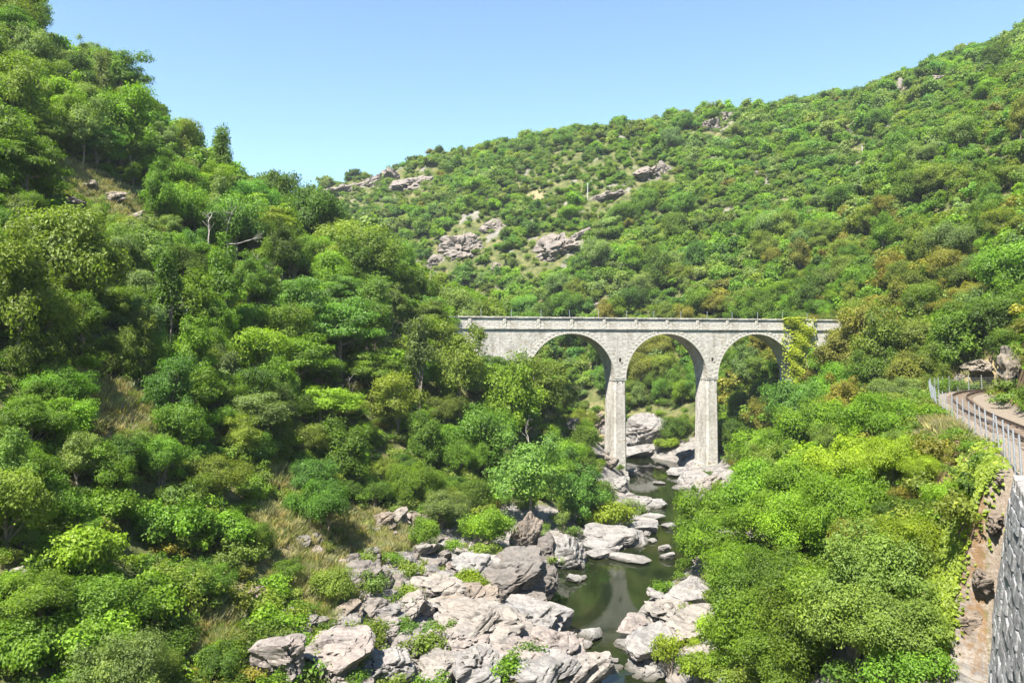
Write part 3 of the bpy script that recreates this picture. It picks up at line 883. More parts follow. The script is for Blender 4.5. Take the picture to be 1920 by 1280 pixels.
def rock(cx, cy, w, h, look, tint=(1, 1, 1), mat=None, kind='boulder', flat=1.0, seed=None, deep=0.9, sub=5, crag=0.0, strata=0.10, rough=1.0, water=False, group='boulders along the river', rot=None, base=None):
    p = at(cx, cy + h * 0.30) if base is None else Vector(base)
    if water:
        d = CAM_Z * FPX / (cy + h * 0.3 - HY); p = Vector(((cx - CX) / FPX * d, d, -0.15))
    d = p.y
    hw, hh = w * d / FPX * 0.60, h * d / FPX * 0.58
    X = (cx - CX) / FPX * d; Z = CAM_Z - (cy - HY) / FPX * d
    seed = seed or (len(ROCKS) + 11)
    pos = (X, d + hw * deep * 0.35, Z - 0.04 * hh)
    if kind == 'outcrop':                      # set into the slope, only its face showing
        p = at(cx, cy); d = p.y; e = 1.5
        nrm = Vector((-(float(H(p.x + e, p.y)) - float(H(p.x - e, p.y))) / (2 * e), -(float(H(p.x, p.y + e)) - float(H(p.x, p.y - e))) / (2 * e), 1)).normalized()
        pos = p - nrm * (0.06 * hw * deep)
        X = pos.x
    V, F = rock_shape(seed, (hw, hw * deep, hh), sub, rough, crag, strata, rot=rot)
    name = 'rock_outcrop' if kind == 'outcrop' else 'boulder' if kind == 'boulder' else 'rock_slab' if kind == 'slab' else 'stone'
    o = obj(name, mesh_np(name, V, F, mat or ROCK_PALE, False), None, pos)
    o['kind'] = 'thing'
    o.color = (*tint, 1)
    ROCKS.append((pos[0], pos[1], hw * 0.9))
    register(o, look, kind, group, (cx, cy))
    return o
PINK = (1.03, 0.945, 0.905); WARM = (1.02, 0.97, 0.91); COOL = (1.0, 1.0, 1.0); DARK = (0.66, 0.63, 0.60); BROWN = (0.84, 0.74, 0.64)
for a in [(612, 1240, 165, 115, 'pinkish', PINK), (522, 1245, 110, 140, 'pinkish', PINK), (705, 1262, 135, 95, 'pale', COOL),
          (900, 1190, 175, 120, 'pale', WARM), (1005, 1172, 150, 95, 'pale', COOL), (1052, 1212, 95, 85, 'pinkish', PINK), (962, 1235, 150, 70, 'pinkish', PINK),
          (890, 1262, 150, 65, 'pale', COOL), (1005, 1268, 130, 60, 'pale', COOL), (820, 1258, 110, 75, 'pale', WARM), (1090, 1262, 120, 60, 'pale', WARM),
          (1155, 1270, 130, 60, 'pale', COOL), (848, 1212, 90, 70, 'pinkish', PINK), (770, 1270, 80, 50, 'pinkish', PINK), (640, 1280, 100, 60, 'pinkish', PINK),
          (905, 1075, 130, 85, 'pale', COOL), (958, 1092, 150, 115, 'dark striated', DARK), (985, 1135, 90, 60, 'dark striated', DARK), (872, 1132, 130, 95, 'brown', BROWN), (815, 1110, 100, 70, 'pale', WARM),
          (1062, 1052, 92, 88, 'pale', COOL), (1028, 1036, 42, 72, 'dark striated', DARK), (988, 1010, 62, 110, 'brown', BROWN),
          (1268, 1156, 150, 56, 'pale', WARM), (1312, 1118, 110, 52, 'pale', COOL), (1205, 1180, 90, 36, 'pinkish', PINK), (1205, 1224, 100, 60, 'pale', COOL), (1250, 1210, 120, 85, 'pale', COOL),
          (1310, 1180, 120, 60, 'pale', WARM), (1118, 1232, 85, 55, 'pinkish', PINK), (1240, 1262, 150, 70, 'pale', COOL), (1325, 1240, 90, 60, 'pale', WARM),
          (1300, 902, 55, 42, 'pale', COOL), (1334, 908, 62, 46, 'pale', WARM), (1292, 922, 66, 30, 'pale', COOL), (1166, 908, 44, 44, 'pale', COOL), (1192, 938, 52, 40, 'pale', COOL),
          (716, 976, 50, 44, 'brown', BROWN), (746, 970, 48, 54, 'brown', WARM), (782, 982, 54, 46, 'brown', BROWN), (792, 1030, 62, 36, 'brown', WARM), (695, 1040, 38, 44, 'grey', (0.8, 0.8, 0.8)),
          (682, 1086, 86, 58, 'dark striated', DARK), (560, 1018, 40, 24, 'grey', (0.75, 0.75, 0.72)), (588, 1010, 34, 22, 'grey', (0.75, 0.75, 0.72)),
          (580, 1168, 64, 42, 'grey', (0.85, 0.82, 0.8)), (540, 1160, 62, 36, 'brown', BROWN), (632, 1172, 84, 34, 'grey', (0.85, 0.82, 0.8)), (652, 1150, 70, 42, 'brown', BROWN), (702, 1140, 54, 44, 'grey', (0.85, 0.82, 0.8)),
          (772, 1138, 84, 72, 'brown', WARM), (726, 1152, 60, 52, 'grey', (0.8, 0.78, 0.78)), (736, 1184, 62, 52, 'pinkish', PINK), (764, 1208, 70, 52, 'grey', (0.85, 0.82, 0.8)), (690, 1196, 60, 44, 'pinkish', PINK),
          (640, 1196, 62, 32, 'grey', (0.85, 0.82, 0.8)), (802, 1218, 80, 54, 'pale', WARM), (560, 1190, 64, 32, 'brown', BROWN), (470, 1248, 66, 76, 'dark striated', DARK),
          (350, 1238, 52, 32, 'pale', COOL), (232, 915, 34, 46, 'grey', (0.7, 0.7, 0.72)), (28, 1076, 44, 28, 'pale', PINK), (484, 1112, 36, 34, 'brown', BROWN), (425, 1100, 30, 26, 'grey', (.75, .75, .75)),
          (1118, 800, 40, 52, 'brown', BROWN), (1090, 842, 44, 40, 'brown', BROWN), (1070, 800, 34, 34, 'grey', (0.8, 0.8, 0.8)), (1135, 862, 40, 34, 'brown', WARM)]:
    cx, cy, w, h, look, tint = a
    if cy > 1150 and 820 < cx < 1150:           # bedrock: broader and flatter than loose boulders
        w, h = w * 1.22, h * 0.86
    rock(cx, cy, w, h, look, tint, sub=5 if w > 60 else 4, mat=ROCK_GREY if look in ('grey', 'brown', 'dark striated') and w < 60 else ROCK_PALE,
         deep=0.95, strata=0.24 if look.startswith('dark') else 0.17, rough=1.4, rot=0.3)
for cx, cy, w, h, look in [(1160, 1012, 140, 44, 'flat pale'), (1195, 990, 100, 26, 'flat pale'), (1180, 1048, 76, 15, 'low pale'), (1122, 1040, 60, 20, 'low pale'), (1112, 1192, 60, 16, 'low grey'),
                           (1215, 845, 150, 30, 'flat pale'), (1225, 806, 120, 70, 'flat pale'), (1150, 800, 46, 46, 'flat pale'), (1285, 852, 40, 26, 'flat pale'), (772, 1006, 62, 16, 'flat brown')]:
    rock(cx, cy, w, h, look, WARM if 'brown' in look else COOL, kind='slab', deep=1.0 if cy > 900 else 0.5, sub=5, strata=0.07, water=(cy > 985 and cy < 1200 and cx > 1000), rot=0.4, group='flat rock slabs by the river')
for cx, cy, w, h in [(1244, 1028, 26, 17), (1252, 1043, 27, 18), (1226, 968, 48, 19), (1258, 986, 32, 14), (1232, 946, 52, 16), (1214, 1000, 18, 12), (1222, 1014, 22, 10), (1240, 905, 26, 7), (1270, 886, 40, 22), (1184, 886, 26, 22),
                     (1206, 956, 30, 14), (1196, 972, 30, 16), (1075, 1085, 30, 18), (1092, 1082, 18, 14), (1150, 1030, 34, 12), (1100, 1208, 26, 16), (1148, 1238, 22, 14)]:
    rock(cx, cy, w, h, 'small pale', COOL, kind='stone', sub=4, water=True, group='stones standing in the river')
for cx, cy, w, h in [(640, 362, 74, 34), (694, 350, 52, 40), (741, 336, 40, 30), (780, 350, 96, 44), (862, 466, 116, 84), (918, 432, 56, 46), (1036, 474, 116, 66), (1086, 446, 40, 34), (1150, 370, 84, 28), (1222, 330, 80, 40),
                     (1330, 240, 50, 40), (1364, 222, 60, 34), (1600, 246, 30, 44), (1690, 168, 26, 40), (1762, 152, 30, 24), (1682, 226, 26, 22), (1190, 248, 54, 18), (1250, 322, 34, 40), (1405, 232, 26, 20),
                     (816, 496, 46, 34), (1130, 575, 30, 30), (930, 505, 40, 30), (610, 372, 40, 26), (668, 352, 44, 30), (720, 332, 26, 30), (1290, 262, 40, 26), (990, 380, 30, 18), (1420, 330, 30, 20)]:
    w, h = w * 1.12, h * 1.15
    rock(cx, cy, w, h, 'grey', (1.0, 0.95, 0.91), ROCK_GREY, 'outcrop', sub=5, crag=0.8, strata=0.07, rough=2.8, deep=0.55, rot=0.35 * (cx % 7) - 1.0, group='rock outcrops on the far hill')
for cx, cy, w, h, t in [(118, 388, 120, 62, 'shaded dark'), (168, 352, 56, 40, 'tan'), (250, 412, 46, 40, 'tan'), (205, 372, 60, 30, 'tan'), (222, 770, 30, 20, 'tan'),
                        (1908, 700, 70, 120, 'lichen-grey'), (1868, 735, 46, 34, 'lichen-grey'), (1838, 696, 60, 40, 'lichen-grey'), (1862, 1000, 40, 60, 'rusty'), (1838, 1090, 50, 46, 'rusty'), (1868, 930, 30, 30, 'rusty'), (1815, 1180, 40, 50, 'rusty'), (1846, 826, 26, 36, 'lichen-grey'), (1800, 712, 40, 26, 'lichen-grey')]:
    rock(cx, cy, w, h, t, DARK if 'dark' in t else BROWN if t == 'rusty' else (1.0, .95, .85), ROCK_GREY, 'outcrop', sub=5, crag=0.7, strata=0.10, rough=2.2, deep=0.7, rot=0.5 * (cx % 5), group='rocks showing through the hillside')  # the shaded ledge has its overhang's shade put into its dark tint
# loose stones between the boulders, from shared shapes
LOOSE = []
for i in range(12):
    V, F = rock_shape(300 + i, (1.0, 0.65 + 0.03 * i, 0.55), 3, 1.2, 0.15, 0.16, cuts=11)
    LOOSE.append(mesh_np('stone', V, F, ROCK_PALE, False))
tries = 0; made = 0
while made < 280 and tries < 4000:
    tries += 1
    x, y = float(rng.uniform(-17, 15)), float(rng.uniform(38, 66))
    b_ = float(bil(bank, x, y)); k_ = float(bil(rocky, x, y))
    if b_ < 0.2 or rng.random() > k_ * (0.35 if x > 6 else 1):
        continue
    z = float(H(x, y)); q = px((x, y, z))
    if not (430 < q[0] < 1340 and 930 < q[1] < 1290):
        continue
    r_ = float(rng.choice([0.25, 0.36, 0.5, 0.72, 1.0], p=[.18, .26, .26, .19, .11]))
    o = obj('stone', LOOSE[made % 12], None, (x, y, z + 0.1 * r_)); o.scale = (r_, r_ * float(rng.uniform(.7, 1)), r_ * float(rng.uniform(.6, 1)))
    o.rotation_euler = (float(rng.uniform(-.5, .5)), float(rng.uniform(-.5, .5)), float(rng.uniform(0, 6.28)))
    pk = rng.random(); o.color = (1.05, .92, .87, 1) if pk < .3 else (.68, .63, .58, 1) if pk < .55 else (1, 1, 1, 1)
    register(o, 'small pink' if pk < .3 else 'small grey-brown' if pk < .55 else 'small light', 'stone', 'loose stones between the boulders', q)
    made += 1
# ------------------------------------------------------------------ plants: prototypes
def leaves(P, N, L, wid, r, tone, droop=0.0):
    """diamond leaves at P facing N; returns vertices, quads, tones"""
    n = len(P)
    N = N / (np.linalg.norm(N, axis=1)[:, None] + 1e-9)
    R = r.normal(size=(n, 3)); R[:, 2] -= droop
    A = R - (R * N).sum(1)[:, None] * N; A /= np.linalg.norm(A, axis=1)[:, None] + 1e-9
    B = np.cross(N, A)
    l = L * r.uniform(0.65, 1.35, n)[:, None]; w = l * wid
    V = np.stack([P - A * l * 0.5, P + B * w * 0.5 + N * l * 0.10, P + A * l * 0.5, P - B * w * 0.5 + N * l * 0.10], 1).reshape(-1, 3)
    return V, np.arange(4 * n).reshape(n, 4), tone

def crown(seed, rad, base, nclump, crad, nleaf, L, wid=0.6, flat=0.75, shell=(0.45, 0.92), droop=0.0, up=0.35, lowcut=-0.55):
    """clumps of leaves through an ellipsoid of half axes rad, centre at height base; returns mesh data and clump centres"""
    r = np.random.default_rng(seed); rad = np.asarray(rad, float)
    cs = []
    while len(cs) < nclump:
        d = r.normal(size=3); d /= np.linalg.norm(d)
        if d[2] < lowcut:
            continue
        lobe = 1 + 0.42 * float(vnoise((d * 1.35 + seed * 0.37)[None, :], seed)[0])      # uneven outline
        cs.append(d * min(1.12, r.uniform(*shell) * lobe * (1 + 0.18 * r.normal())))
    cs = np.array(cs) * rad + np.array([0, 0, base])
    V, F, T, n0 = [], [], [], 0
    per = nleaf // nclump
    for c in cs:
        cr = crad * r.uniform(0.65, 1.3); k = int(per * (cr / crad) ** 2)
        d = r.normal(size=(k, 3)); d[:, 2] += 0.25; d /= np.linalg.norm(d, axis=1)[:, None]
        lump = 1 + 0.5 * vnoise(d * 2.3 + c, seed)
        P = c + d * np.array([cr, cr, cr * flat]) * (lump * r.uniform(0.35, 1.3, k) ** 0.7)[:, None]
        out = (c - np.array([0, 0, base * 0.8])); out = out / (np.linalg.norm(out) + 1e-6)
        N = d * 0.75 + out * 0.35 + r.normal(0, 0.55, (k, 3)) + np.array([0, 0, up])
        tn = np.clip(r.uniform(0.2, 0.7) + r.normal(0, 0.16, k), 0, 1)
        v, f, t = leaves(P, N, L, wid, r, tn, droop)
        V.append(v); F.append(f + n0); T.append(t); n0 += len(v)
    return np.vstack(V), np.vstack(F), np.concatenate(T), cs

def trunk_mesh(seed, cs, base, thick, stems=1, limbs=8, mat=None):
    r = np.random.default_rng(seed + 77); mb = MB()
    order = r.permutation(len(cs))[:limbs]
    for s in range(stems):
        lean = r.normal(0, 0.25 if stems > 1 else 0.12, 2) * base
        foot = np.array([r.normal(0, 0.12 * (stems > 1)), r.normal(0, 0.12 * (stems > 1)), -0.9])
        top = np.array([lean[0], lean[1], base * 0.9])
        mid = (foot + top) / 2 + r.normal(0, 0.12, 3)
        t = np.linspace(0, 1, 6)[:, None]
        st = (1 - t) ** 2 * foot + 2 * t * (1 - t) * mid + t ** 2 * top
        mb.tube(st, np.linspace(thick, thick * 0.45, 6), 6)
        for q in order[s::stems]:
            j = int(r.integers(2, 6)); a = st[j]; e = cs[q]
            m = (a + e) / 2 + r.normal(0, 0.2, 3) + np.array([0, 0, 0.15])
            tt = np.linspace(0, 1, 5)[:, None]
            mb.tube((1 - tt) ** 2 * a + 2 * tt * (1 - tt) * m + tt ** 2 * e, np.linspace(thick * 0.42, thick * 0.08, 5), 5)
    return mb.mesh('trunk', mat or BARK, True)

PROTO = {}
def add_proto(key, spec, n=3):
    PROTO[key] = []
    for i in range(n):
        sd = hash_seed(key) + i * 13
        V, F, T, cs = crown(sd, **spec['crown'])
        cm = mesh_np('crown', V, F, LEAF, False, T)
        tm = trunk_mesh(sd, cs, spec['crown']['base'], spec['thick'], spec.get('stems', 1), spec.get('limbs', 9))
        PROTO[key].append((tm, cm))
def hash_seed(s):
    return sum(ord(c) * (i + 3) for i, c in enumerate(s)) % 9973
# scale 1 = a crown about 5 m across (trees) or 2.4 m across (shrubs)
add_proto('oak', dict(crown=dict(rad=(2.2, 2.2, 1.9), base=2.5, nclump=40, crad=0.74, nleaf=16000, L=0.18, lowcut=-0.75), thick=0.17))
add_proto('ash', dict(crown=dict(rad=(2.1, 2.1, 2.5), base=3.0, nclump=46, crad=0.62, nleaf=13000, L=0.19, wid=0.5, lowcut=-0.75, shell=(0.3, 0.98)), thick=0.14))
add_proto('robinia', dict(crown=dict(rad=(2.5, 2.5, 1.9), base=2.8, nclump=50, crad=0.76, nleaf=15000, L=0.21, wid=0.42, flat=0.34, shell=(0.35, 1.0), droop=0.9, up=0.8), thick=0.14))
add_proto('poplar', dict(crown=dict(rad=(1.15, 1.15, 3.2), base=4.2, nclump=36, crad=0.52, nleaf=7000, L=0.20, wid=0.6, shell=(0.2, 0.95), flat=1.2), thick=0.11))
add_proto('heath', dict(crown=dict(rad=(1.9, 1.9, 1.25), base=1.5, nclump=46, crad=0.52, nleaf=26000, L=0.12, wid=0.42, flat=0.8, shell=(0.55, 0.98), up=0.5, lowcut=-0.3), thick=0.08, stems=4, limbs=14))
add_proto('laurel', dict(crown=dict(rad=(2.3, 2.3, 1.9), base=1.9, nclump=44, crad=0.72, nleaf=30000, L=0.145, wid=0.55, up=0.45, lowcut=-0.6), thick=0.12, stems=2, limbs=12))
add_proto('bush', dict(crown=dict(rad=(1.1, 1.1, 0.95), base=0.95, nclump=22, crad=0.44, nleaf=11000, L=0.10, wid=0.55, lowcut=-0.4), thick=0.05, stems=3, limbs=9))
add_proto('bramble', dict(crown=dict(rad=(1.4, 1.4, 0.6), base=0.55, nclump=26, crad=0.42, nleaf=11000, L=0.115, wid=0.75, flat=0.7, up=0.6, lowcut=-0.1), thick=0.03, stems=4, limbs=10))
add_proto('twiggy', dict(crown=dict(rad=(1.1, 1.1, 1.0), base=1.05, nclump=24, crad=0.36, nleaf=2300, L=0.14, wid=0.4, shell=(0.4, 1.0), lowcut=-0.4), thick=0.045, stems=5, limbs=20))
FARP = []
for i in range(11):
    a, b_, c_ = [(2.2, 2.2, 1.7), (1.7, 1.6, 2.3), (2.7, 2.2, 1.35), (2.0, 2.4, 2.0), (2.9, 1.8, 1.6), (1.5, 1.5, 1.6)][i % 6]
    V, F, T, cs = crown(900 + i, rad=(a, b_, c_), base=2.1, nclump=22, crad=0.85, nleaf=2700, L=0.38, wid=0.75, shell=(0.4, 0.95), lowcut=-0.5)
    FARP.append(mesh_np('far_crown', V, F, LEAF_FAR, False, T))
SCRUBP = []
for i in range(5):
    V, F, T, cs = crown(950 + i, rad=(0.75, 0.75, 0.42), base=0.35, nclump=12, crad=0.28, nleaf=1000, L=0.11, wid=0.6, shell=(0.3, 0.95), lowcut=-0.2)
    SCRUBP.append(mesh_np('scrub', V, F, LEAF_FAR, False, T))
GRASSP = []
for i in range(4):
    r = np.random.default_rng(60 + i); n = 70
    b0 = np.column_stack([r.normal(0, 0.16, (n, 2)), np.zeros(n)]); h_ = r.uniform(0.25, 0.6, n); ln = r.normal(0, 0.16, (n, 2))
    ang = r.uniform(0, 6.28, n); w = 0.016
    dx = np.column_stack([np.cos(ang), np.sin(ang), np.zeros(n)]) * w
    m1 = b0 + np.column_stack([ln * 0.35, h_ * 0.55]); tp = b0 + np.column_stack([ln, h_])
    V = np.stack([b0 - dx, b0 + dx, m1 + dx * .8, tp], 1).reshape(-1, 3)
    GRASSP.append(mesh_np('grass_tuft', V, np.arange(4 * n).reshape(n, 4), LEAF_FAR, False, r.uniform(0.1, 0.9, n)))

# ------------------------------------------------------------------ plants: where they grow
COL = {'dark': (0.076, 0.132, 0.018), 'green': (0.130, 0.222, 0.022), 'bright': (0.180, 0.295, 0.020), 'olive': (0.190, 0.225, 0.036), 'grey': (0.195, 0.245, 0.090),
       'rust': (0.215, 0.200, 0.032), 'lime': (0.265, 0.335, 0.022), 'teal': (0.108, 0.215, 0.040), 'pale': (0.210, 0.275, 0.060)}
LOOKW = {'dark': 'dark green', 'green': 'mid-green', 'bright': 'bright green', 'olive': 'olive green', 'grey': 'grey-green', 'rust': 'rusty olive', 'lime': 'lime green', 'teal': 'blue-green', 'pale': 'pale green'}
PL = []                                       # dict(x, y, z, s, sp, col, hand)
def pip(x, y, poly):
    ins = False; j = len(poly) - 1
    for i in range(len(poly)):
        xi, yi = poly[i]; xj, yj = poly[j]
        if (yi > y) != (yj > y) and x < (xj - xi) * (y - yi) / (yj - yi) + xi:
            ins = not ins
        j = i
    return ins
RIVER_VIEW = [(1142, 690), (1306, 690), (1300, 860), (1275, 930), (1265, 1060), (1300, 1085), (1335, 1130), (1320, 1190), (1200, 1290), (470, 1290), (480, 1200), (560, 1150), (690, 1105), (830, 1070), (1000, 1040),
              (1015, 1000), (1105, 1000), (1195, 945), (1135, 880)]
BRIDGE_VIEW = [(945, 620), (862, 616), (862, 588), (1575, 592), (1560, 625), (1522, 640), (1515, 735), (1478, 745), (1355, 880), (1300, 880), (1175, 880), (1140, 880), (1135, 760), (1000, 695), (955, 670)]
TRACK_VIEW = [(1738, 712), (1850, 700), (1930, 690), (1930, 1290), (1800, 1290), (1810, 1060), (1840, 950), (1790, 870), (1715, 800)]
CREST = {'laurel': (1.9, 2.6), 'oak': (2.5, 2.6), 'ash': (3.0, 2.5), 'robinia': (2.8, 2.7), 'poplar': (4.2, 1.9), 'heath': (1.5, 2.1), 'bush': (0.95, 1.3), 'bramble': (0.55, 1.5), 'twiggy': (1.05, 1.2)}
OPEN = []                                     # patches that stay in view: nothing tall in front of them
for cx, cy, rx, ry in DRY[:9] + [(118, 388, 55, 28), (1036, 474, 45, 24), (862, 466, 45, 30), (918, 432, 22, 18), (780, 350, 36, 16), (694, 350, 20, 14), (640, 362, 30, 12), (1150, 370, 36, 12), (1222, 330, 34, 16), (1600, 246, 12, 16),
                                 (1350, 228, 36, 16), (1690, 168, 10, 14), (746, 972, 45, 22), (1840, 690, 26, 30), (1866, 648, 14, 10), (1102, 362, 8, 14), (1617, 289, 6, 10), (425, 480, 45, 40), (682, 1086, 34, 22), (1908, 700, 30, 50)]:
    OPEN.append((cx, cy, rx, ry, at(cx, cy).y))
def blocks(q, rp, y):
    for cx, cy, rx, ry, py in OPEN:
        if y < py - 0.3 and ((q[0] - cx) / (0.8 * rx + 0.6 * rp)) ** 2 + ((q[1] - cy) / (0.8 * ry + 0.6 * rp)) ** 2 < 1:
            return True
    return False
RK = np.array(ROCKS); SP_ = np.array([(a, b, c) for a, b, c, w in SPOT])
def put(x, y, s, sp, col, hand=False):
    z = float(H(x, y)); base, R = CREST[sp]
    c = (x, y, z + base * s); q = px(c); rp = R * s * FPX / max(y, 1)
    if not hand:
        if blocks(q, rp, y):
            return False
        depth_front = y < 99 + 0.26 * (x - 13)
        for yy in (q[1], q[1] - 0.65 * rp, q[1] - 1.1 * rp, q[1] + 0.3 * rp):
            for xx in (q[0] - 0.55 * rp, q[0], q[0] + 0.55 * rp):
                if (depth_front and pip(xx, yy, BRIDGE_VIEW)) or (y < 118 and pip(xx, yy, RIVER_VIEW)) or (y < 74 and pip(xx, yy, TRACK_VIEW)):
                    return False
        if len(RK) and (np.hypot(RK[:, 0] - x, RK[:, 1] - y) < RK[:, 2] + 0.55 * R * s).any():
            return False
    PL.append(dict(x=x, y=y, z=z, s=s, sp=sp, col=col, q=q, rp=rp, hand=hand, v=int(rng.integers(3)), rz=float(rng.uniform(0, 6.28))))
    return True
# noted plants: crown centre in the photograph, radius, kind, colour (distance found on the ground)
HAND = [(650, 455, 62, 'oak', 'pale'), (705, 600, 42, 'poplar', 'pale'), (925, 628, 34, 'poplar', 'pale'), (803, 628, 36, 'oak', 'lime'), (785, 712, 40, 'poplar', 'grey'), (860, 722, 60, 'ash', 'olive'),
        (484, 662, 66, 'oak', 'bright'), (352, 690, 36, 'oak', 'grey'), (400, 715, 32, 'oak', 'grey'), (322, 752, 52, 'ash', 'teal'), (482, 765, 38, 'oak', 'grey'), (405, 790, 38, 'bush', 'bright'), (640, 855, 62, 'oak', 'green'),
        (560, 690, 66, 'robinia', 'bright'), (640, 640, 72, 'robinia', 'teal'), (560, 600, 60, 'robinia', 'teal'), (600, 760, 64, 'robinia', 'bright'), (700, 700, 60, 'robinia', 'green'), (740, 770, 54, 'ash', 'olive'), (757, 918, 32, 'heath', 'bright'),
        (905, 835, 60, 'oak', 'green'), (960, 780, 66, 'oak', 'bright'), (1010, 735, 62, 'ash', 'olive'), (990, 905, 72, 'ash', 'pale'), (830, 965, 46, 'heath', 'grey'), (915, 1000, 46, 'bush', 'bright'), (605, 965, 58, 'heath', 'green'), (840, 830, 50, 'oak', 'bright'),
        (400, 900, 62, 'heath', 'olive'), (300, 870, 56, 'heath', 'green'), (430, 1000, 54, 'bramble', 'bright'), (330, 1000, 70, 'bramble', 'bright'), (535, 1070, 32, 'bush', 'dark'), (625, 1110, 44, 'bush', 'olive'), (585, 900, 44, 'oak', 'teal'),
        (1095, 945, 50, 'oak', 'teal'), (1145, 975, 46, 'bramble', 'lime'), (1190, 958, 28, 'twiggy', 'grey'), (1120, 930, 34, 'bush', 'green'), (1050, 900, 40, 'oak', 'green'), (870, 1102, 40, 'bramble', 'lime'), (905, 1120, 26, 'bramble', 'lime'), (800, 1015, 30, 'bush', 'green'),
        (1352, 965, 78, 'heath', 'bright'), (1440, 865, 74, 'heath', 'bright'), (1540, 815, 74, 'heath', 'bright'), (1330, 1040, 66, 'heath', 'bright'), (1425, 960, 84, 'heath', 'bright'), (1520, 905, 84, 'heath', 'bright'), (1610, 880, 80, 'heath', 'lime'),
        (1640, 800, 70, 'heath', 'bright'), (1500, 1005, 84, 'heath', 'bright'), (1590, 985, 84, 'heath', 'bright'), (1390, 1080, 80, 'heath', 'bright'), (1690, 975, 52, 'heath', 'dark'), (1680, 880, 66, 'heath', 'lime'), (1460, 1100, 70, 'heath', 'green'),
        (1640, 1120, 100, 'laurel', 'pale'), (1560, 1130, 88, 'laurel', 'green'), (1690, 1190, 90, 'laurel', 'pale'), (1500, 1200, 92, 'laurel', 'green'), (1600, 1230, 100, 'laurel', 'pale'), (1420, 1220, 80, 'bush', 'bright'), (1380, 1160, 60, 'bush', 'dark'), (1470, 1280, 80, 'laurel', 'green'),
        (1690, 1290, 80, 'bush', 'green'), (1250, 1255, 40, 'twiggy', 'lime'), (1320, 1265, 46, 'bramble', 'lime'), (1345, 1195, 36, 'bush', 'lime'), (1305, 1215, 24, 'twiggy', 'lime'), (1395, 1280, 50, 'bramble', 'olive'),
        (1588, 668, 56, 'oak', 'rust'), (1640, 630, 56, 'oak', 'rust'), (1650, 690, 64, 'ash', 'olive'), (1720, 640, 66, 'oak', 'olive'), (1790, 640, 66, 'oak', 'green'), (1562, 745, 44, 'oak', 'green'), (1480, 770, 50, 'oak', 'teal'), (1600, 740, 56, 'heath', 'bright'), (1690, 740, 52, 'heath', 'grey'), (1880, 600, 62, 'oak', 'dark'), (1905, 520, 70, 'oak', 'green'), (1900, 655, 40, 'oak', 'dark'),
        (1020, 660, 24, 'bush', 'olive'), (1100, 835, 28, 'bush', 'green'), (1060, 860, 40, 'bush', 'bright'), (1265, 812, 30, 'bush', 'green'), (1250, 835, 22, 'bramble', 'lime'), (1310, 920, 16, 'bush', 'teal'), (1135, 790, 16, 'bramble', 'lime'),
        (220, 860, 50, 'bush', 'dark'), (60, 800, 70, 'heath', 'green'), (110, 740, 60, 'heath', 'bright'), (40, 900, 60, 'heath', 'green'), (150, 1050, 80, 'bramble', 'bright'), (60, 1120, 80, 'heath', 'green'), (150, 1200, 90, 'bramble', 'bright'), (280, 1130, 80, 'bramble', 'bright'),
        (420, 1250, 46, 'bramble', 'lime'), (60, 1240, 80, 'bramble', 'green'), (300, 1230, 70, 'bramble', 'green'), (260, 1260, 60, 'bush', 'dark'), (360, 1110, 50, 'twiggy', 'olive'), (200, 960, 60, 'bramble', 'bright'), (110, 960, 50, 'bush', 'green')]
for cx, cy, rp, sp, col in HAND:
    base, R = CREST[sp]
    p = at(cx, cy + 0.2 * rp)
    for _ in range(4):                         # foot of the plant below its crown
        s = rp * p.y / FPX / R
        p = at(cx, cy + min(base * s * FPX / p.y, 1.6 * rp) * (0.9 if cy < 1230 else 0.3))
    s = rp * p.y / FPX / R
    put(p.x, p.y, s, sp, col, True)
HP = np.array([(d['x'], d['y'], CREST[d['sp']][1] * d['s']) for d in PL])
def pick(r, table):
    t = r * sum(w for _, w in table)
    for k, w in table:
        t -= w
        if t <= 0:
            return k
    return table[-1][0]
def scatter(x0, x1, y0, y1, cell, fn):
    for gy in np.arange(y0, y1, cell):
        for gx in np.arange(x0, x1, cell):
            fn(gx + float(rng.uniform(0, cell)), gy + float(rng.uniform(0, cell)))
CL = lambda x, y, sc, sd: float(vnoise(np.array([[x / sc, y / sc, 0.5]]), sd)[0])
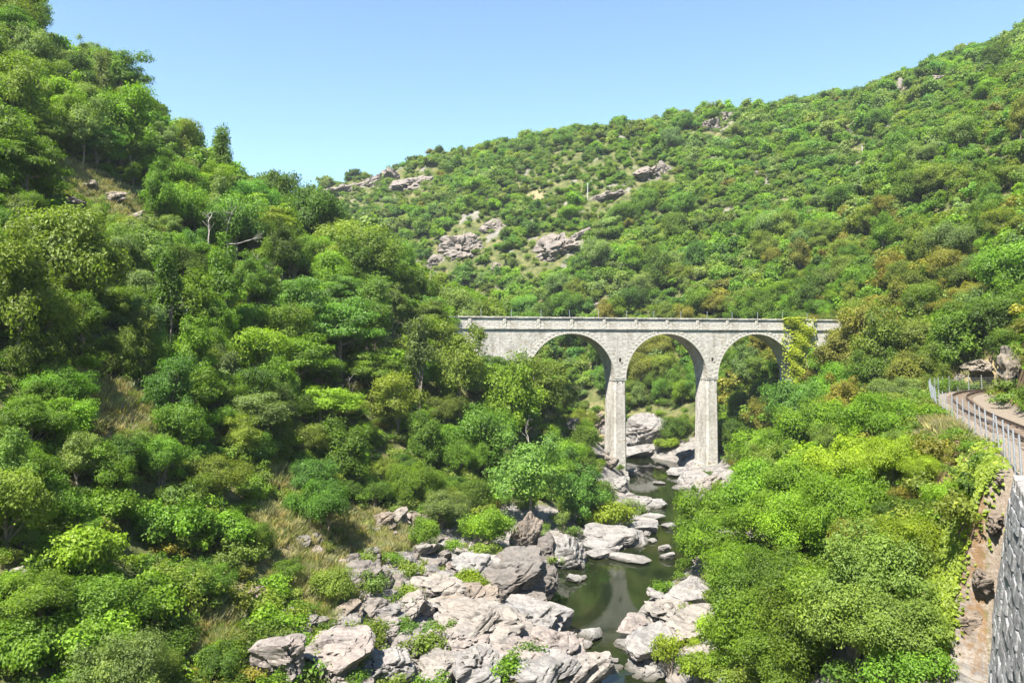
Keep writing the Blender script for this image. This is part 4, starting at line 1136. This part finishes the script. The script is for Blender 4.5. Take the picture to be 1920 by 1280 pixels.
def near_plant(x, y):
    if y < 12 or abs(x / y) > 0.74 or y > 150:
        return
    b_ = float(bil(bank, x, y)); t_ = float(bil(dt, x, y)); lf = float(bil(side, x, y)) > 0
    if b_ < 2.0 or t_ < (3.0 if lf else 3.4) or (y < 26 and x > 9):
        return
    if float(bil(rocky, x, y)) > 0.45 and rng.random() > 0.16:
        return
    if (np.hypot(SP_[:, 0] - x, (SP_[:, 1] - y) * 0.6) < SP_[:, 2] * 1.15).any():
        return
    if (np.hypot(HP[:, 0] - x, HP[:, 1] - y) < HP[:, 2] * 0.72).any():
        return
    n = CL(x, y, 14, 41); n2 = CL(x, y, 7, 47)
    right = x > np.interp(y, RIVER[:, 1][:12], RIVER[:, 0][:12]) if y < 114 else x > 20
    low = float(H(x, y))
    if right and y < 70:
        sp = pick(rng.random(), [('heath', 5), ('bush', 4), ('bramble', 1)])
        col = pick(rng.random(), [('bright', 6), ('lime', 2.5), ('olive', 1), ('rust', .6)])
        s = float(rng.uniform(0.55, 1.05)) * (0.7 if t_ < 8 else 1)
    elif right:
        sp = pick(rng.random(), [('oak', 5), ('ash', 2), ('heath', 3)])
        col = pick(rng.random(), [('rust', 2.2 + 2 * n), ('olive', 3), ('green', 2.5), ('bright', 1.5), ('dark', .7), ('grey', .7)])
        s = float(rng.uniform(0.65, 1.1))
    else:
        tall = low > 9
        sp = pick(rng.random(), [('oak', 3.4), ('ash', 3.2), ('robinia', 2.2 * (n > 0) + .4), ('poplar', .7), ('heath', 1.6), ('twiggy', .5)] if tall else [('heath', 3.4), ('bush', 3.5), ('bramble', 2.4), ('twiggy', .9), ('oak', .8)])
        col = pick(rng.random(), [('green', 3), ('bright', 2.6 + 1.5 * n2), ('dark', 1.5), ('olive', 2.2 - n2), ('grey', 1.1), ('teal', 1.2 + n), ('pale', .7)])
        s = float(np.clip(rng.lognormal(-0.25, 0.28), 0.4, 1.5)) * (1.0 if y > 60 else 0.85)
    put(x, y, s, sp, col)
scatter(-110, 70, 20, 76, 2.2, near_plant)
scatter(-110, 62, 76, 150, 2.6, near_plant)
FARL = []
def far_plant(x, y):
    if abs(x / y) > 0.72:
        return
    b_ = float(bil(bank, x, y))
    if b_ < 3 or (y < 150 and x < 62):
        return
    n = CL(x, y, 30, 61); n2 = CL(x, y, 13, 67)
    z = float(H(x, y)); q = px((x, y, z))
    sparse = np.exp(-(((q[0] - 1120) / 260) ** 2 + ((q[1] - 330) / 90) ** 2)) * 0.30 + np.exp(-(((q[0] - 700) / 110) ** 2 + ((q[1] - 370) / 40) ** 2)) * 0.4
    if rng.random() < 0.04 + sparse + 0.25 * max(0, n2 - 0.45):
        return
    if len(RK) and (np.hypot(RK[:, 0] - x, (RK[:, 1] - y) * 0.8) < RK[:, 2] * 0.95).any():
        return
    if (np.hypot(SP_[:, 0] - x, (SP_[:, 1] - y) * 0.6) < SP_[:, 2]).any():
        return
    rust = np.exp(-(((q[0] - 1700) / 230) ** 2 + ((q[1] - 560) / 130) ** 2))
    col = pick(rng.random(), [('green', 3.2), ('bright', 1.6 + 1.2 * n2), ('dark', 1.1), ('olive', 2.0 + 2 * rust), ('grey', 1.9 - n), ('teal', 1.6 + n), ('pale', .9), ('rust', 0.08 + 1.6 * rust)])
    s = float(np.clip(rng.lognormal(-0.34, 0.27), 0.36, 1.25)) * (1.12 if n < 0 else 0.85) * (0.75 if sparse > 0.2 else 1.0)
    if blocks(px((x, y, z + 2.2 * s)), 2.4 * s * FPX / y, y):
        return
    FARL.append((x, y, z, s, col))
scatter(-190, 205, 118, 335, 2.4, far_plant)
scatter(62, 90, 60, 118, 3.0, far_plant)

# ------------------------------------------------------------------ which plants show largest: a coarse depth picture
SW, SH = 360, 240; SC = SW / 1920.0
gx_, gy_ = np.meshgrid((np.arange(SW) + .5) / SC, (np.arange(SH) + .5) / SC)
dep = march(gx_.ravel(), gy_.ravel()).reshape(SH, SW); dep[np.isnan(dep)] = 1e6
own = np.full((SH, SW), -1, dtype=int)
items = [(d['x'], d['y'], d['z'] + CREST[d['sp']][0] * d['s'], CREST[d['sp']][1] * d['s'], d['sp']) for d in PL] + [(x, y, z + 2.2 * s, 2.5 * s, 'far') for x, y, z, s, c in FARL]
for i, (x, y, z, R, sp) in enumerate(items):
    u, v = px((x, y, z)); u *= SC; v *= SC; rr = R * 0.88 * FPX / y * SC; rv = rr * (1.6 if sp == 'poplar' else 0.85 if sp in ('heath', 'bush') else 0.5 if sp == 'bramble' else 1.0)
    a, b, c, d_ = int(max(0, u - rr)), int(min(SW, u + rr + 1)), int(max(0, v - rv)), int(min(SH, v + rv + 1))
    if a >= b or c >= d_:
        continue
    yy, xx = np.mgrid[c:d_, a:b]
    e = ((xx + .5 - u) / max(rr, .5)) ** 2 + ((yy + .5 - v) / max(rv, .5)) ** 2
    D = y - R * 0.9 * np.sqrt(np.clip(1 - e, 0, 1))
    m = (e < 1) & (D < dep[c:d_, a:b])
    dep[c:d_, a:b][m] = D[m]; own[c:d_, a:b][m] = i
cnt = np.bincount(own[own >= 0], minlength=len(items))
ys_, xs_ = np.nonzero(own >= 0); oid = own[ys_, xs_]
mx = np.bincount(oid, xs_ + .5, minlength=len(items)) / np.maximum(cnt, 1) / SC; my = np.bincount(oid, ys_ + .5, minlength=len(items)) / np.maximum(cnt, 1) / SC
TREEISH = ('laurel', 'oak', 'ash', 'robinia', 'poplar', 'far')
rank_t = sorted([i for i in range(len(items)) if items[i][4] in TREEISH], key=lambda i: -cnt[i])
rank_s = sorted([i for i in range(len(items)) if items[i][4] not in TREEISH], key=lambda i: -cnt[i])
single = set([i for i in rank_t[:285] if cnt[i] >= 9] + [i for i in rank_s[:280] if cnt[i] >= 9])
FORM = {'laurel': 'dense leafy', 'oak': 'round', 'ash': 'loose-crowned', 'robinia': 'feathery', 'poplar': 'slender upright', 'heath': 'domed', 'bush': 'leafy', 'bramble': 'low spreading', 'twiggy': 'thin twiggy'}
TNAME = {'laurel': 'laurel_tree', 'oak': 'oak_tree', 'ash': 'ash_tree', 'robinia': 'robinia_tree', 'poplar': 'poplar_tree', 'heath': 'heath_shrub', 'bush': 'leafy_shrub', 'bramble': 'bramble_shrub', 'twiggy': 'twiggy_shrub'}
rest_far = list()
def jit(c, a=0.14):
    k_ = float(np.clip(rng.normal(1, a), 0.7, 1.35)); h_ = float(rng.normal(0, 0.06))
    c = tuple(0.72 * a_ + 0.28 * b_ for a_, b_ in zip(c, (0.155, 0.235, 0.026))) if c[1] > c[0] else c
    return (c[0] * k_ * (1 + h_), c[1] * k_, c[2] * k_ * (1 - h_))
for i in range(len(items)):
    if i < len(PL):
        d = PL[i]; x, y, z, s, sp, col = d['x'], d['y'], d['z'], d['s'], d['sp'], d['col']; v = d['v']; rz = d['rz']
    else:
        x, y, z, s, col = FARL[i - len(PL)]; sp = 'oak'; v = i % 3; rz = i * 1.7
    if i in single:
        t = empty(TNAME[sp], (x, y, z), rz); t.scale = (s, s, s * (0.88 + 0.45 * ((i * 7919) % 100) / 100))
        tm, cm = PROTO[sp][v]
        obj('trunk', tm, t)
        c = obj('crown', cm, t); c.color = (*jit(COL[col]), 1)
        istree = sp in TREEISH
        register(t, LOOKW[col] + ' ' + FORM[sp], 'tree' if istree else 'shrub', 'trees on the gorge slopes' if istree else 'shrubs on the gorge slopes', (mx[i], my[i]))
    elif y > 42:
        rest_far.append((x, y, z - 0.1 * s, s if sp in TREEISH or i >= len(PL) else s * CREST[sp][1] / 2.6, col, i))

# ------------------------------------------------------------------ stuff: the mass of woodland, scrub and grass nobody could count
def instancer(name, pts, protos, label):
    """one object: points with a geometry-node tree that sets a plant on each"""
    n = len(pts)
    V = np.array([p[:3] for p in pts], dtype=np.float32)
    me = bpy.data.meshes.new(name); me.vertices.add(n); me.vertices.foreach_set('co', V.ravel())
    def at_(nm, tp, arr, key):
        a = me.attributes.new(nm, tp, 'POINT'); a.data.foreach_set(key, np.asarray(arr, dtype=np.int32 if tp == 'INT' else np.float32).ravel())
    at_('pick', 'INT', [int(p[5]) % len(protos) for p in pts], 'value')
    at_('size', 'FLOAT', [p[3] for p in pts], 'value')
    at_('turn', 'FLOAT_VECTOR', [(float(rng.normal(0, .08)), float(rng.normal(0, .08)), float(rng.uniform(0, 6.28))) for p in pts], 'vector')
    at_('tint', 'FLOAT_COLOR', [(*jit(p[4] if isinstance(p[4], tuple) else COL[p[4]]), 1) for p in pts], 'color')
    o = obj(name, me)
    ng = bpy.data.node_groups.new(name + '_nodes', 'GeometryNodeTree')
    ng.interface.new_socket('Geometry', in_out='INPUT', socket_type='NodeSocketGeometry'); ng.interface.new_socket('Geometry', in_out='OUTPUT', socket_type='NodeSocketGeometry')
    N = ng.nodes; Lk = ng.links
    gi = N.new('NodeGroupInput'); go = N.new('NodeGroupOutput'); iop = N.new('GeometryNodeInstanceOnPoints')
    jn = N.new('GeometryNodeJoinGeometry')
    for pm in reversed(protos):
        po = bpy.data.objects.new(pm.name, pm)          # never linked to the scene: only a shape to copy
        oi = N.new('GeometryNodeObjectInfo'); oi.inputs['Object'].default_value = po; oi.inputs['As Instance'].default_value = False
        gt = N.new('GeometryNodeGeometryToInstance'); Lk.new(oi.outputs['Geometry'], gt.inputs[0]); Lk.new(gt.outputs[0], jn.inputs[0])
    def named(nm, tp):
        a = N.new('GeometryNodeInputNamedAttribute'); a.data_type = tp; a.inputs['Name'].default_value = nm
        return a.outputs[0]
    iop.inputs['Pick Instance'].default_value = True
    Lk.new(gi.outputs[0], iop.inputs['Points']); Lk.new(jn.outputs[0], iop.inputs['Instance'])
    Lk.new(named('pick', 'INT'), iop.inputs['Instance Index']); Lk.new(named('size', 'FLOAT'), iop.inputs['Scale'])
    Lk.new(named('turn', 'FLOAT_VECTOR'), iop.inputs['Rotation'])
    Lk.new(iop.outputs[0], go.inputs[0])
    md = o.modifiers.new('scatter', 'NODES'); md.node_group = ng
    tag(o, label, kind='stuff')
    return o
rng2 = np.random.default_rng(99)               # the woodland goes on beyond both sides of the view
for gy in np.arange(44, 300, 3.0):
    for sgn in (-1, 1):
        for gx in np.arange(0.71 * gy, 0.71 * gy + 34, 3.0):
            x, y = sgn * gx + float(rng2.uniform(-1.4, 1.4)), gy + float(rng2.uniform(-1.4, 1.4))
            if abs(x / y) > (0.74 if y < 150 and x < 62 else 0.72) and float(bil(dt, x, y)) > 4 and float(bil(bank, x, y)) > 3 and (x < 0 or y > 40):
                rest_far.append((x, y, float(H(x, y)) - .1, float(rng2.uniform(0.5, 1.0)), ['green', 'bright', 'olive', 'dark', 'grey'][int(rng2.integers(5))], int(rng2.integers(1000))))
instancer('forest', rest_far, FARP, 'dense mixed green woodland covering the far gorge slopes')
scrub = []
def add_scrub(x, y):
    if y < 18 or abs(x / y) > 0.70:
        return
    b_ = float(bil(bank, x, y)); t_ = float(bil(dt, x, y)); lf = float(bil(side, x, y)) > 0
    if b_ < 1.0 or t_ < 2.3:
        return
    rk = float(bil(rocky, x, y)); dr_ = float(bil(dry, x, y))
    if rng.random() < 0.9 * min(1, rk * 1.1) + 1.1 * dr_ or (y < 25 and x > 9):
        return
    col = pick(rng.random(), [('green', 2), ('olive', 3), ('bright', 2), ('dark', 1), ('pale', 1), ('rust', .5 + (t_ < 8))])
    scrub.append((x, y, float(H(x, y)), float(rng.uniform(0.5, 1.5)), col, int(rng.integers(1000))))
scatter(-70, 45, 20, 80, 1.05, add_scrub)
scatter(-95, 60, 80, 135, 1.9, add_scrub)
def add_scrub_far(x, y):
    if abs(x / y) < 0.70 and float(bil(bank, x, y)) > 2 and rng.random() < 0.75:
        scrub.append((x, y, float(H(x, y)), float(rng.uniform(0.9, 2.0)), pick(rng.random(), [('green', 2), ('olive', 3), ('grey', 2), ('pale', 1)]), int(rng.integers(1000))))
scatter(-170, 200, 128, 300, 2.6, add_scrub_far)
instancer('undergrowth', scrub, SCRUBP, 'low green scrub and ferns filling the gaps between the trees')
grass = []
STRAW = [(0.33, 0.28, 0.155), (0.38, 0.335, 0.20), (0.28, 0.265, 0.11), (0.23, 0.25, 0.075)]
for x, y, r_, w in SPOT:
    if y > 110:
        continue
    for _ in range(int(min(1500, 70 + 26 * r_ * r_ * 2))):
        a, q = float(rng.uniform(0, 6.28)), float(rng.uniform(0, 1)) ** .5 * r_ * 1.3
        gx, gy = x + q * math.cos(a), y + q * math.sin(a) / 0.6
        if float(bil(dt, gx, gy)) < 2.2 or float(bil(bank, gx, gy)) < 1:
            continue
        grass.append((gx, gy, float(H(gx, gy)) - .03, float(rng.uniform(0.5, 1.25)), STRAW[int(rng.choice(4, p=[.35, .35, .18, .12]))], int(rng.integers(100))))
for _ in range(900):                           # stray tufts on rocky ground and beside the track
    gx, gy = float(rng.uniform(-20, 30)), float(rng.uniform(26, 76))
    if float(bil(bank, gx, gy)) > 2.5 and float(bil(dt, gx, gy)) > 1.5 and (float(bil(rocky, gx, gy)) > .3 or float(bil(dt, gx, gy)) < 4.5):
        grass.append((gx, gy, float(H(gx, gy)) - .03, float(rng.uniform(0.3, 0.9)), STRAW[int(rng.integers(4))], int(rng.integers(100))))
instancer('dry_grass', grass, GRASSP, 'straw-coloured dry grass on the open patches of the slopes')

# ------------------------------------------------------------------ ivy
def ivy(name, P, N, L, col, label):
    r = np.random.default_rng(len(P))
    V, F, T = leaves(P, N + r.normal(0, 0.45, N.shape), L, 0.85, r, np.clip(r.normal(.5, .22, len(P)), 0, 1))
    o0_ = P.mean(0)
    o = obj(name, mesh_np(name, V - o0_, F, LEAF, False, T), None, Vector(o0_)); o.color = (*col, 1)
    tag(o, label, 'ivy')
    return o
r = np.random.default_rng(5)
Q = []
while len(Q) < 9000:
    s_, z_ = r.uniform(22.9, 28.2), r.uniform(8.5, 20.55)
    wdt = np.interp(z_, [8.5, 11, 14, 17, 20.55], [0.5, 1.0, 1.3, 1.75, 1.9]); cen = np.interp(z_, [8.5, 14, 20.55], [25.2, 25.5, 25.5]); 
    lump = 0.5 + 0.5 * math.sin(z_ * 2.1) * math.sin(s_ * 1.7 + z_)
    rag = 0.75 + 0.55 * float(vnoise(np.array([[z_ * 0.9, 2.0 if s_ > cen else 7.0, 0.3]]), 19)[0]) + 0.25 * float(vnoise(np.array([[z_ * 3.1, s_ * 2.0, 0.9]]), 23)[0])
    if abs(s_ - cen) > wdt * rag * (0.85 + 0.35 * lump) and r.random() > 0.05:
        continue
    t_ = -0.1 - r.uniform(0, 0.22) - 0.45 * lump * math.sqrt(max(0, 1 - ((s_ - cen) / (wdt * 1.3)) ** 2))
    Q.append((s_, t_, z_))
Q = np.array(Q); BN = np.array([-BU.y, BU.x, 0]); BUa = np.array(BU)
Pw = np.array([BO.x, BO.y, 0]) + Q[:, :1] * BUa + Q[:, 1:2] * BN + Q[:, 2:] * np.array([0, 0, 1.0])
ivy('ivy', Pw, np.tile(-BN * 0.6 - BUa * 0.3 + np.array([0, 0, .8]), (len(Q), 1)), 0.24, (0.36, 0.40, 0.030), 'yellow-green ivy climbing over the right end of the viaduct')
Q = []
path = [(1850, 880, 26), (1815, 905, 30), (1790, 950, 26), (1770, 1000, 30), (1755, 1060, 34), (1765, 1120, 34), (1760, 1180, 30), (1748, 1230, 22), (1775, 1085, 22), (1820, 935, 22)]
for a, b, w in path:
    for _ in range(850):
        u, v = r.normal(0, .5, 2)
        p = at(a + u * w, b + v * w * 1.2) if _ % 6 == 0 else p
        Q.append((p.x + r.normal(0, .13), p.y + r.normal(0, .13), 0))
Q = np.array(Q); Q[:, 2] = H(Q[:, 0], Q[:, 1]) + 0.12 + 0.22 * (0.5 + 0.5 * vnoise(Q * 1.4, 8)) + r.uniform(0, .12, len(Q))
ivy('ivy', Q, np.tile(np.array([-0.5, -0.5, 0.8]), (len(Q), 1)), 0.15, (0.215, 0.275, 0.03), 'yellow-green ivy trailing down the brown bank beside the retaining wall')

# ------------------------------------------------------------------ bare dead trees
def bare_tree(x, y, h_px, label, seed, spread=0.5, mat=None, thick=0.09, name='dead_tree', cat='dead tree', lift=0.0, lean=(0, 0)):
    p = at(x, y); hgt = h_px * p.y / FPX; r = np.random.default_rng(seed)
    t = empty(name, p + Vector((0, 0, lift))); tag(t, label, cat)
    mb = MB(); twigs = MB()
    def grow(a, d, length, rad, depth):
        n = 5; pts = [a]; dd = d.copy()
        for _ in range(n):
            dd = dd + r.normal(0, 0.16, 3) + np.array([0, 0, 0.03]); dd /= np.linalg.norm(dd)
            pts.append(pts[-1] + dd * length / n)
        (mb if depth < 2 else twigs).tube(pts, np.linspace(rad, rad * 0.5, n + 1), 5)
        if depth >= 3:
            return
        for _ in range(int(r.integers(2, 4))):
            j = int(r.integers(2, n + 1)); nd = dd + r.normal(0, spread, 3); nd[2] = max(nd[2], -0.1); nd /= np.linalg.norm(nd)
            grow(pts[j], nd, length * r.uniform(0.5, 0.75), rad * 0.55, depth + 1)
    grow(np.array([0, 0, -0.3]), np.array([lean[0], lean[1], 1.0]), hgt * 0.55, thick, 0)
    obj('trunk', mb.mesh('trunk', mat or DEADWOOD, True), t)
    if twigs.V:
        obj('branches', twigs.mesh('branches', mat or DEADWOOD, True), t)
bare_tree(425, 525, 125, 'bare bleached dead tree with forked limbs on the left slope', 3, 0.6, thick=0.10, lift=2.4)
bare_tree(392, 508, 95, 'bleached broken trunk standing left of the forked dead tree', 9, 0.3, thick=0.09, lift=2.4)
bare_tree(276, 660, 110, 'thin bare sapling between dark trees above the tan patch', 14, 0.4, thick=0.06, lift=1.0)
bare_tree(575, 620, 90, 'pale leafless branches among bright trees right of the dead tree', 21, 0.5, thick=0.06, lift=1.6)
bare_tree(985, 880, 105, 'slender leafless tree leaning over the bank below the viaduct', 27, 0.5, thick=0.07, lift=1.2, lean=(.2, 0))
bare_tree(525, 345, 40, 'small bare tree poking above the left skyline', 31, 0.6, thick=0.05, lift=1.2)
bare_tree(790, 600, 80, 'leaning grey dead limb near the left end of the viaduct', 35, 0.35, thick=0.07, lift=1.4, lean=(.3, 0))
bare_tree(320, 900, 50, 'tangle of grey dead twigs on the scrub left of the dry grass', 44, 0.9, thick=0.05, lift=0.5)
bare_tree(570, 1125, 40, 'bleached dead twigs lying below the dry grass terrace', 52, 1.0, thick=0.04, lift=0.1)
bare_tree(1400, 1050, 80, 'pale bare branches sticking out of the big bright bush by the river', 58, 0.8, thick=0.07, lift=1.0, lean=(-.4, -.4))
bare_tree(1550, 1000, 60, 'pale bare twigs in the middle of the right bank shrubs', 63, 0.8, thick=0.05, lift=1.2, lean=(.2, -.5))
for x_, y_, hp, lab, sd in [(490, 590, 80, 'slim bare grey branches right of and below the forked dead tree', 71), (60, 600, 90, 'bare grey branches at the left edge under the shaded ledge', 73), (722, 705, 70, 'leafless pale stems beside the pale upright tree on the left slope', 76),
                            (352, 660, 70, 'thin leafless grey tree between the sapling and the grey-green trees', 79), (150, 560, 80, 'bare grey twigs above the tan patch near the left edge', 83), (660, 800, 60, 'dry grey stems in the dark hollow right of the slope centre', 88)]:
    bare_tree(x_, y_, hp, lab, sd, 0.5, thick=0.05, lift=2.0)
print('plants', len(PL), 'far', len(FARL), 'single', len(single), 'scrub', len(scrub), 'grass', len(grass))
write_labels()

# ------------------------------------------------------------------ the air in the gorge
def haze_box():
    m = bpy.data.materials.new('haze'); m.use_nodes = True; nt = m.node_tree
    nt.nodes.remove(nt.nodes['Principled BSDF'])
    v = nt.nodes.new('ShaderNodeVolumePrincipled'); v.inputs['Density'].default_value = 0.00016; v.inputs['Anisotropy'].default_value = 0.0
    v.inputs['Color'].default_value = (0.82, 0.92, 1.0, 1)
    nt.links.new(v.outputs[0], nt.nodes['Material Output'].inputs['Volume'])
    mb = MB(); mb.box(GX[0] - 5, GX[-1] + 5, GY[0] - 5, GY[-1] + 5, float(ZZ.min()) - 1.5, float(ZZ.max()) + 12)
    o = obj('haze', mb.mesh('haze', m)); tag(o, 'thin bluish summer haze in the gorge', kind='stuff')
haze_box()
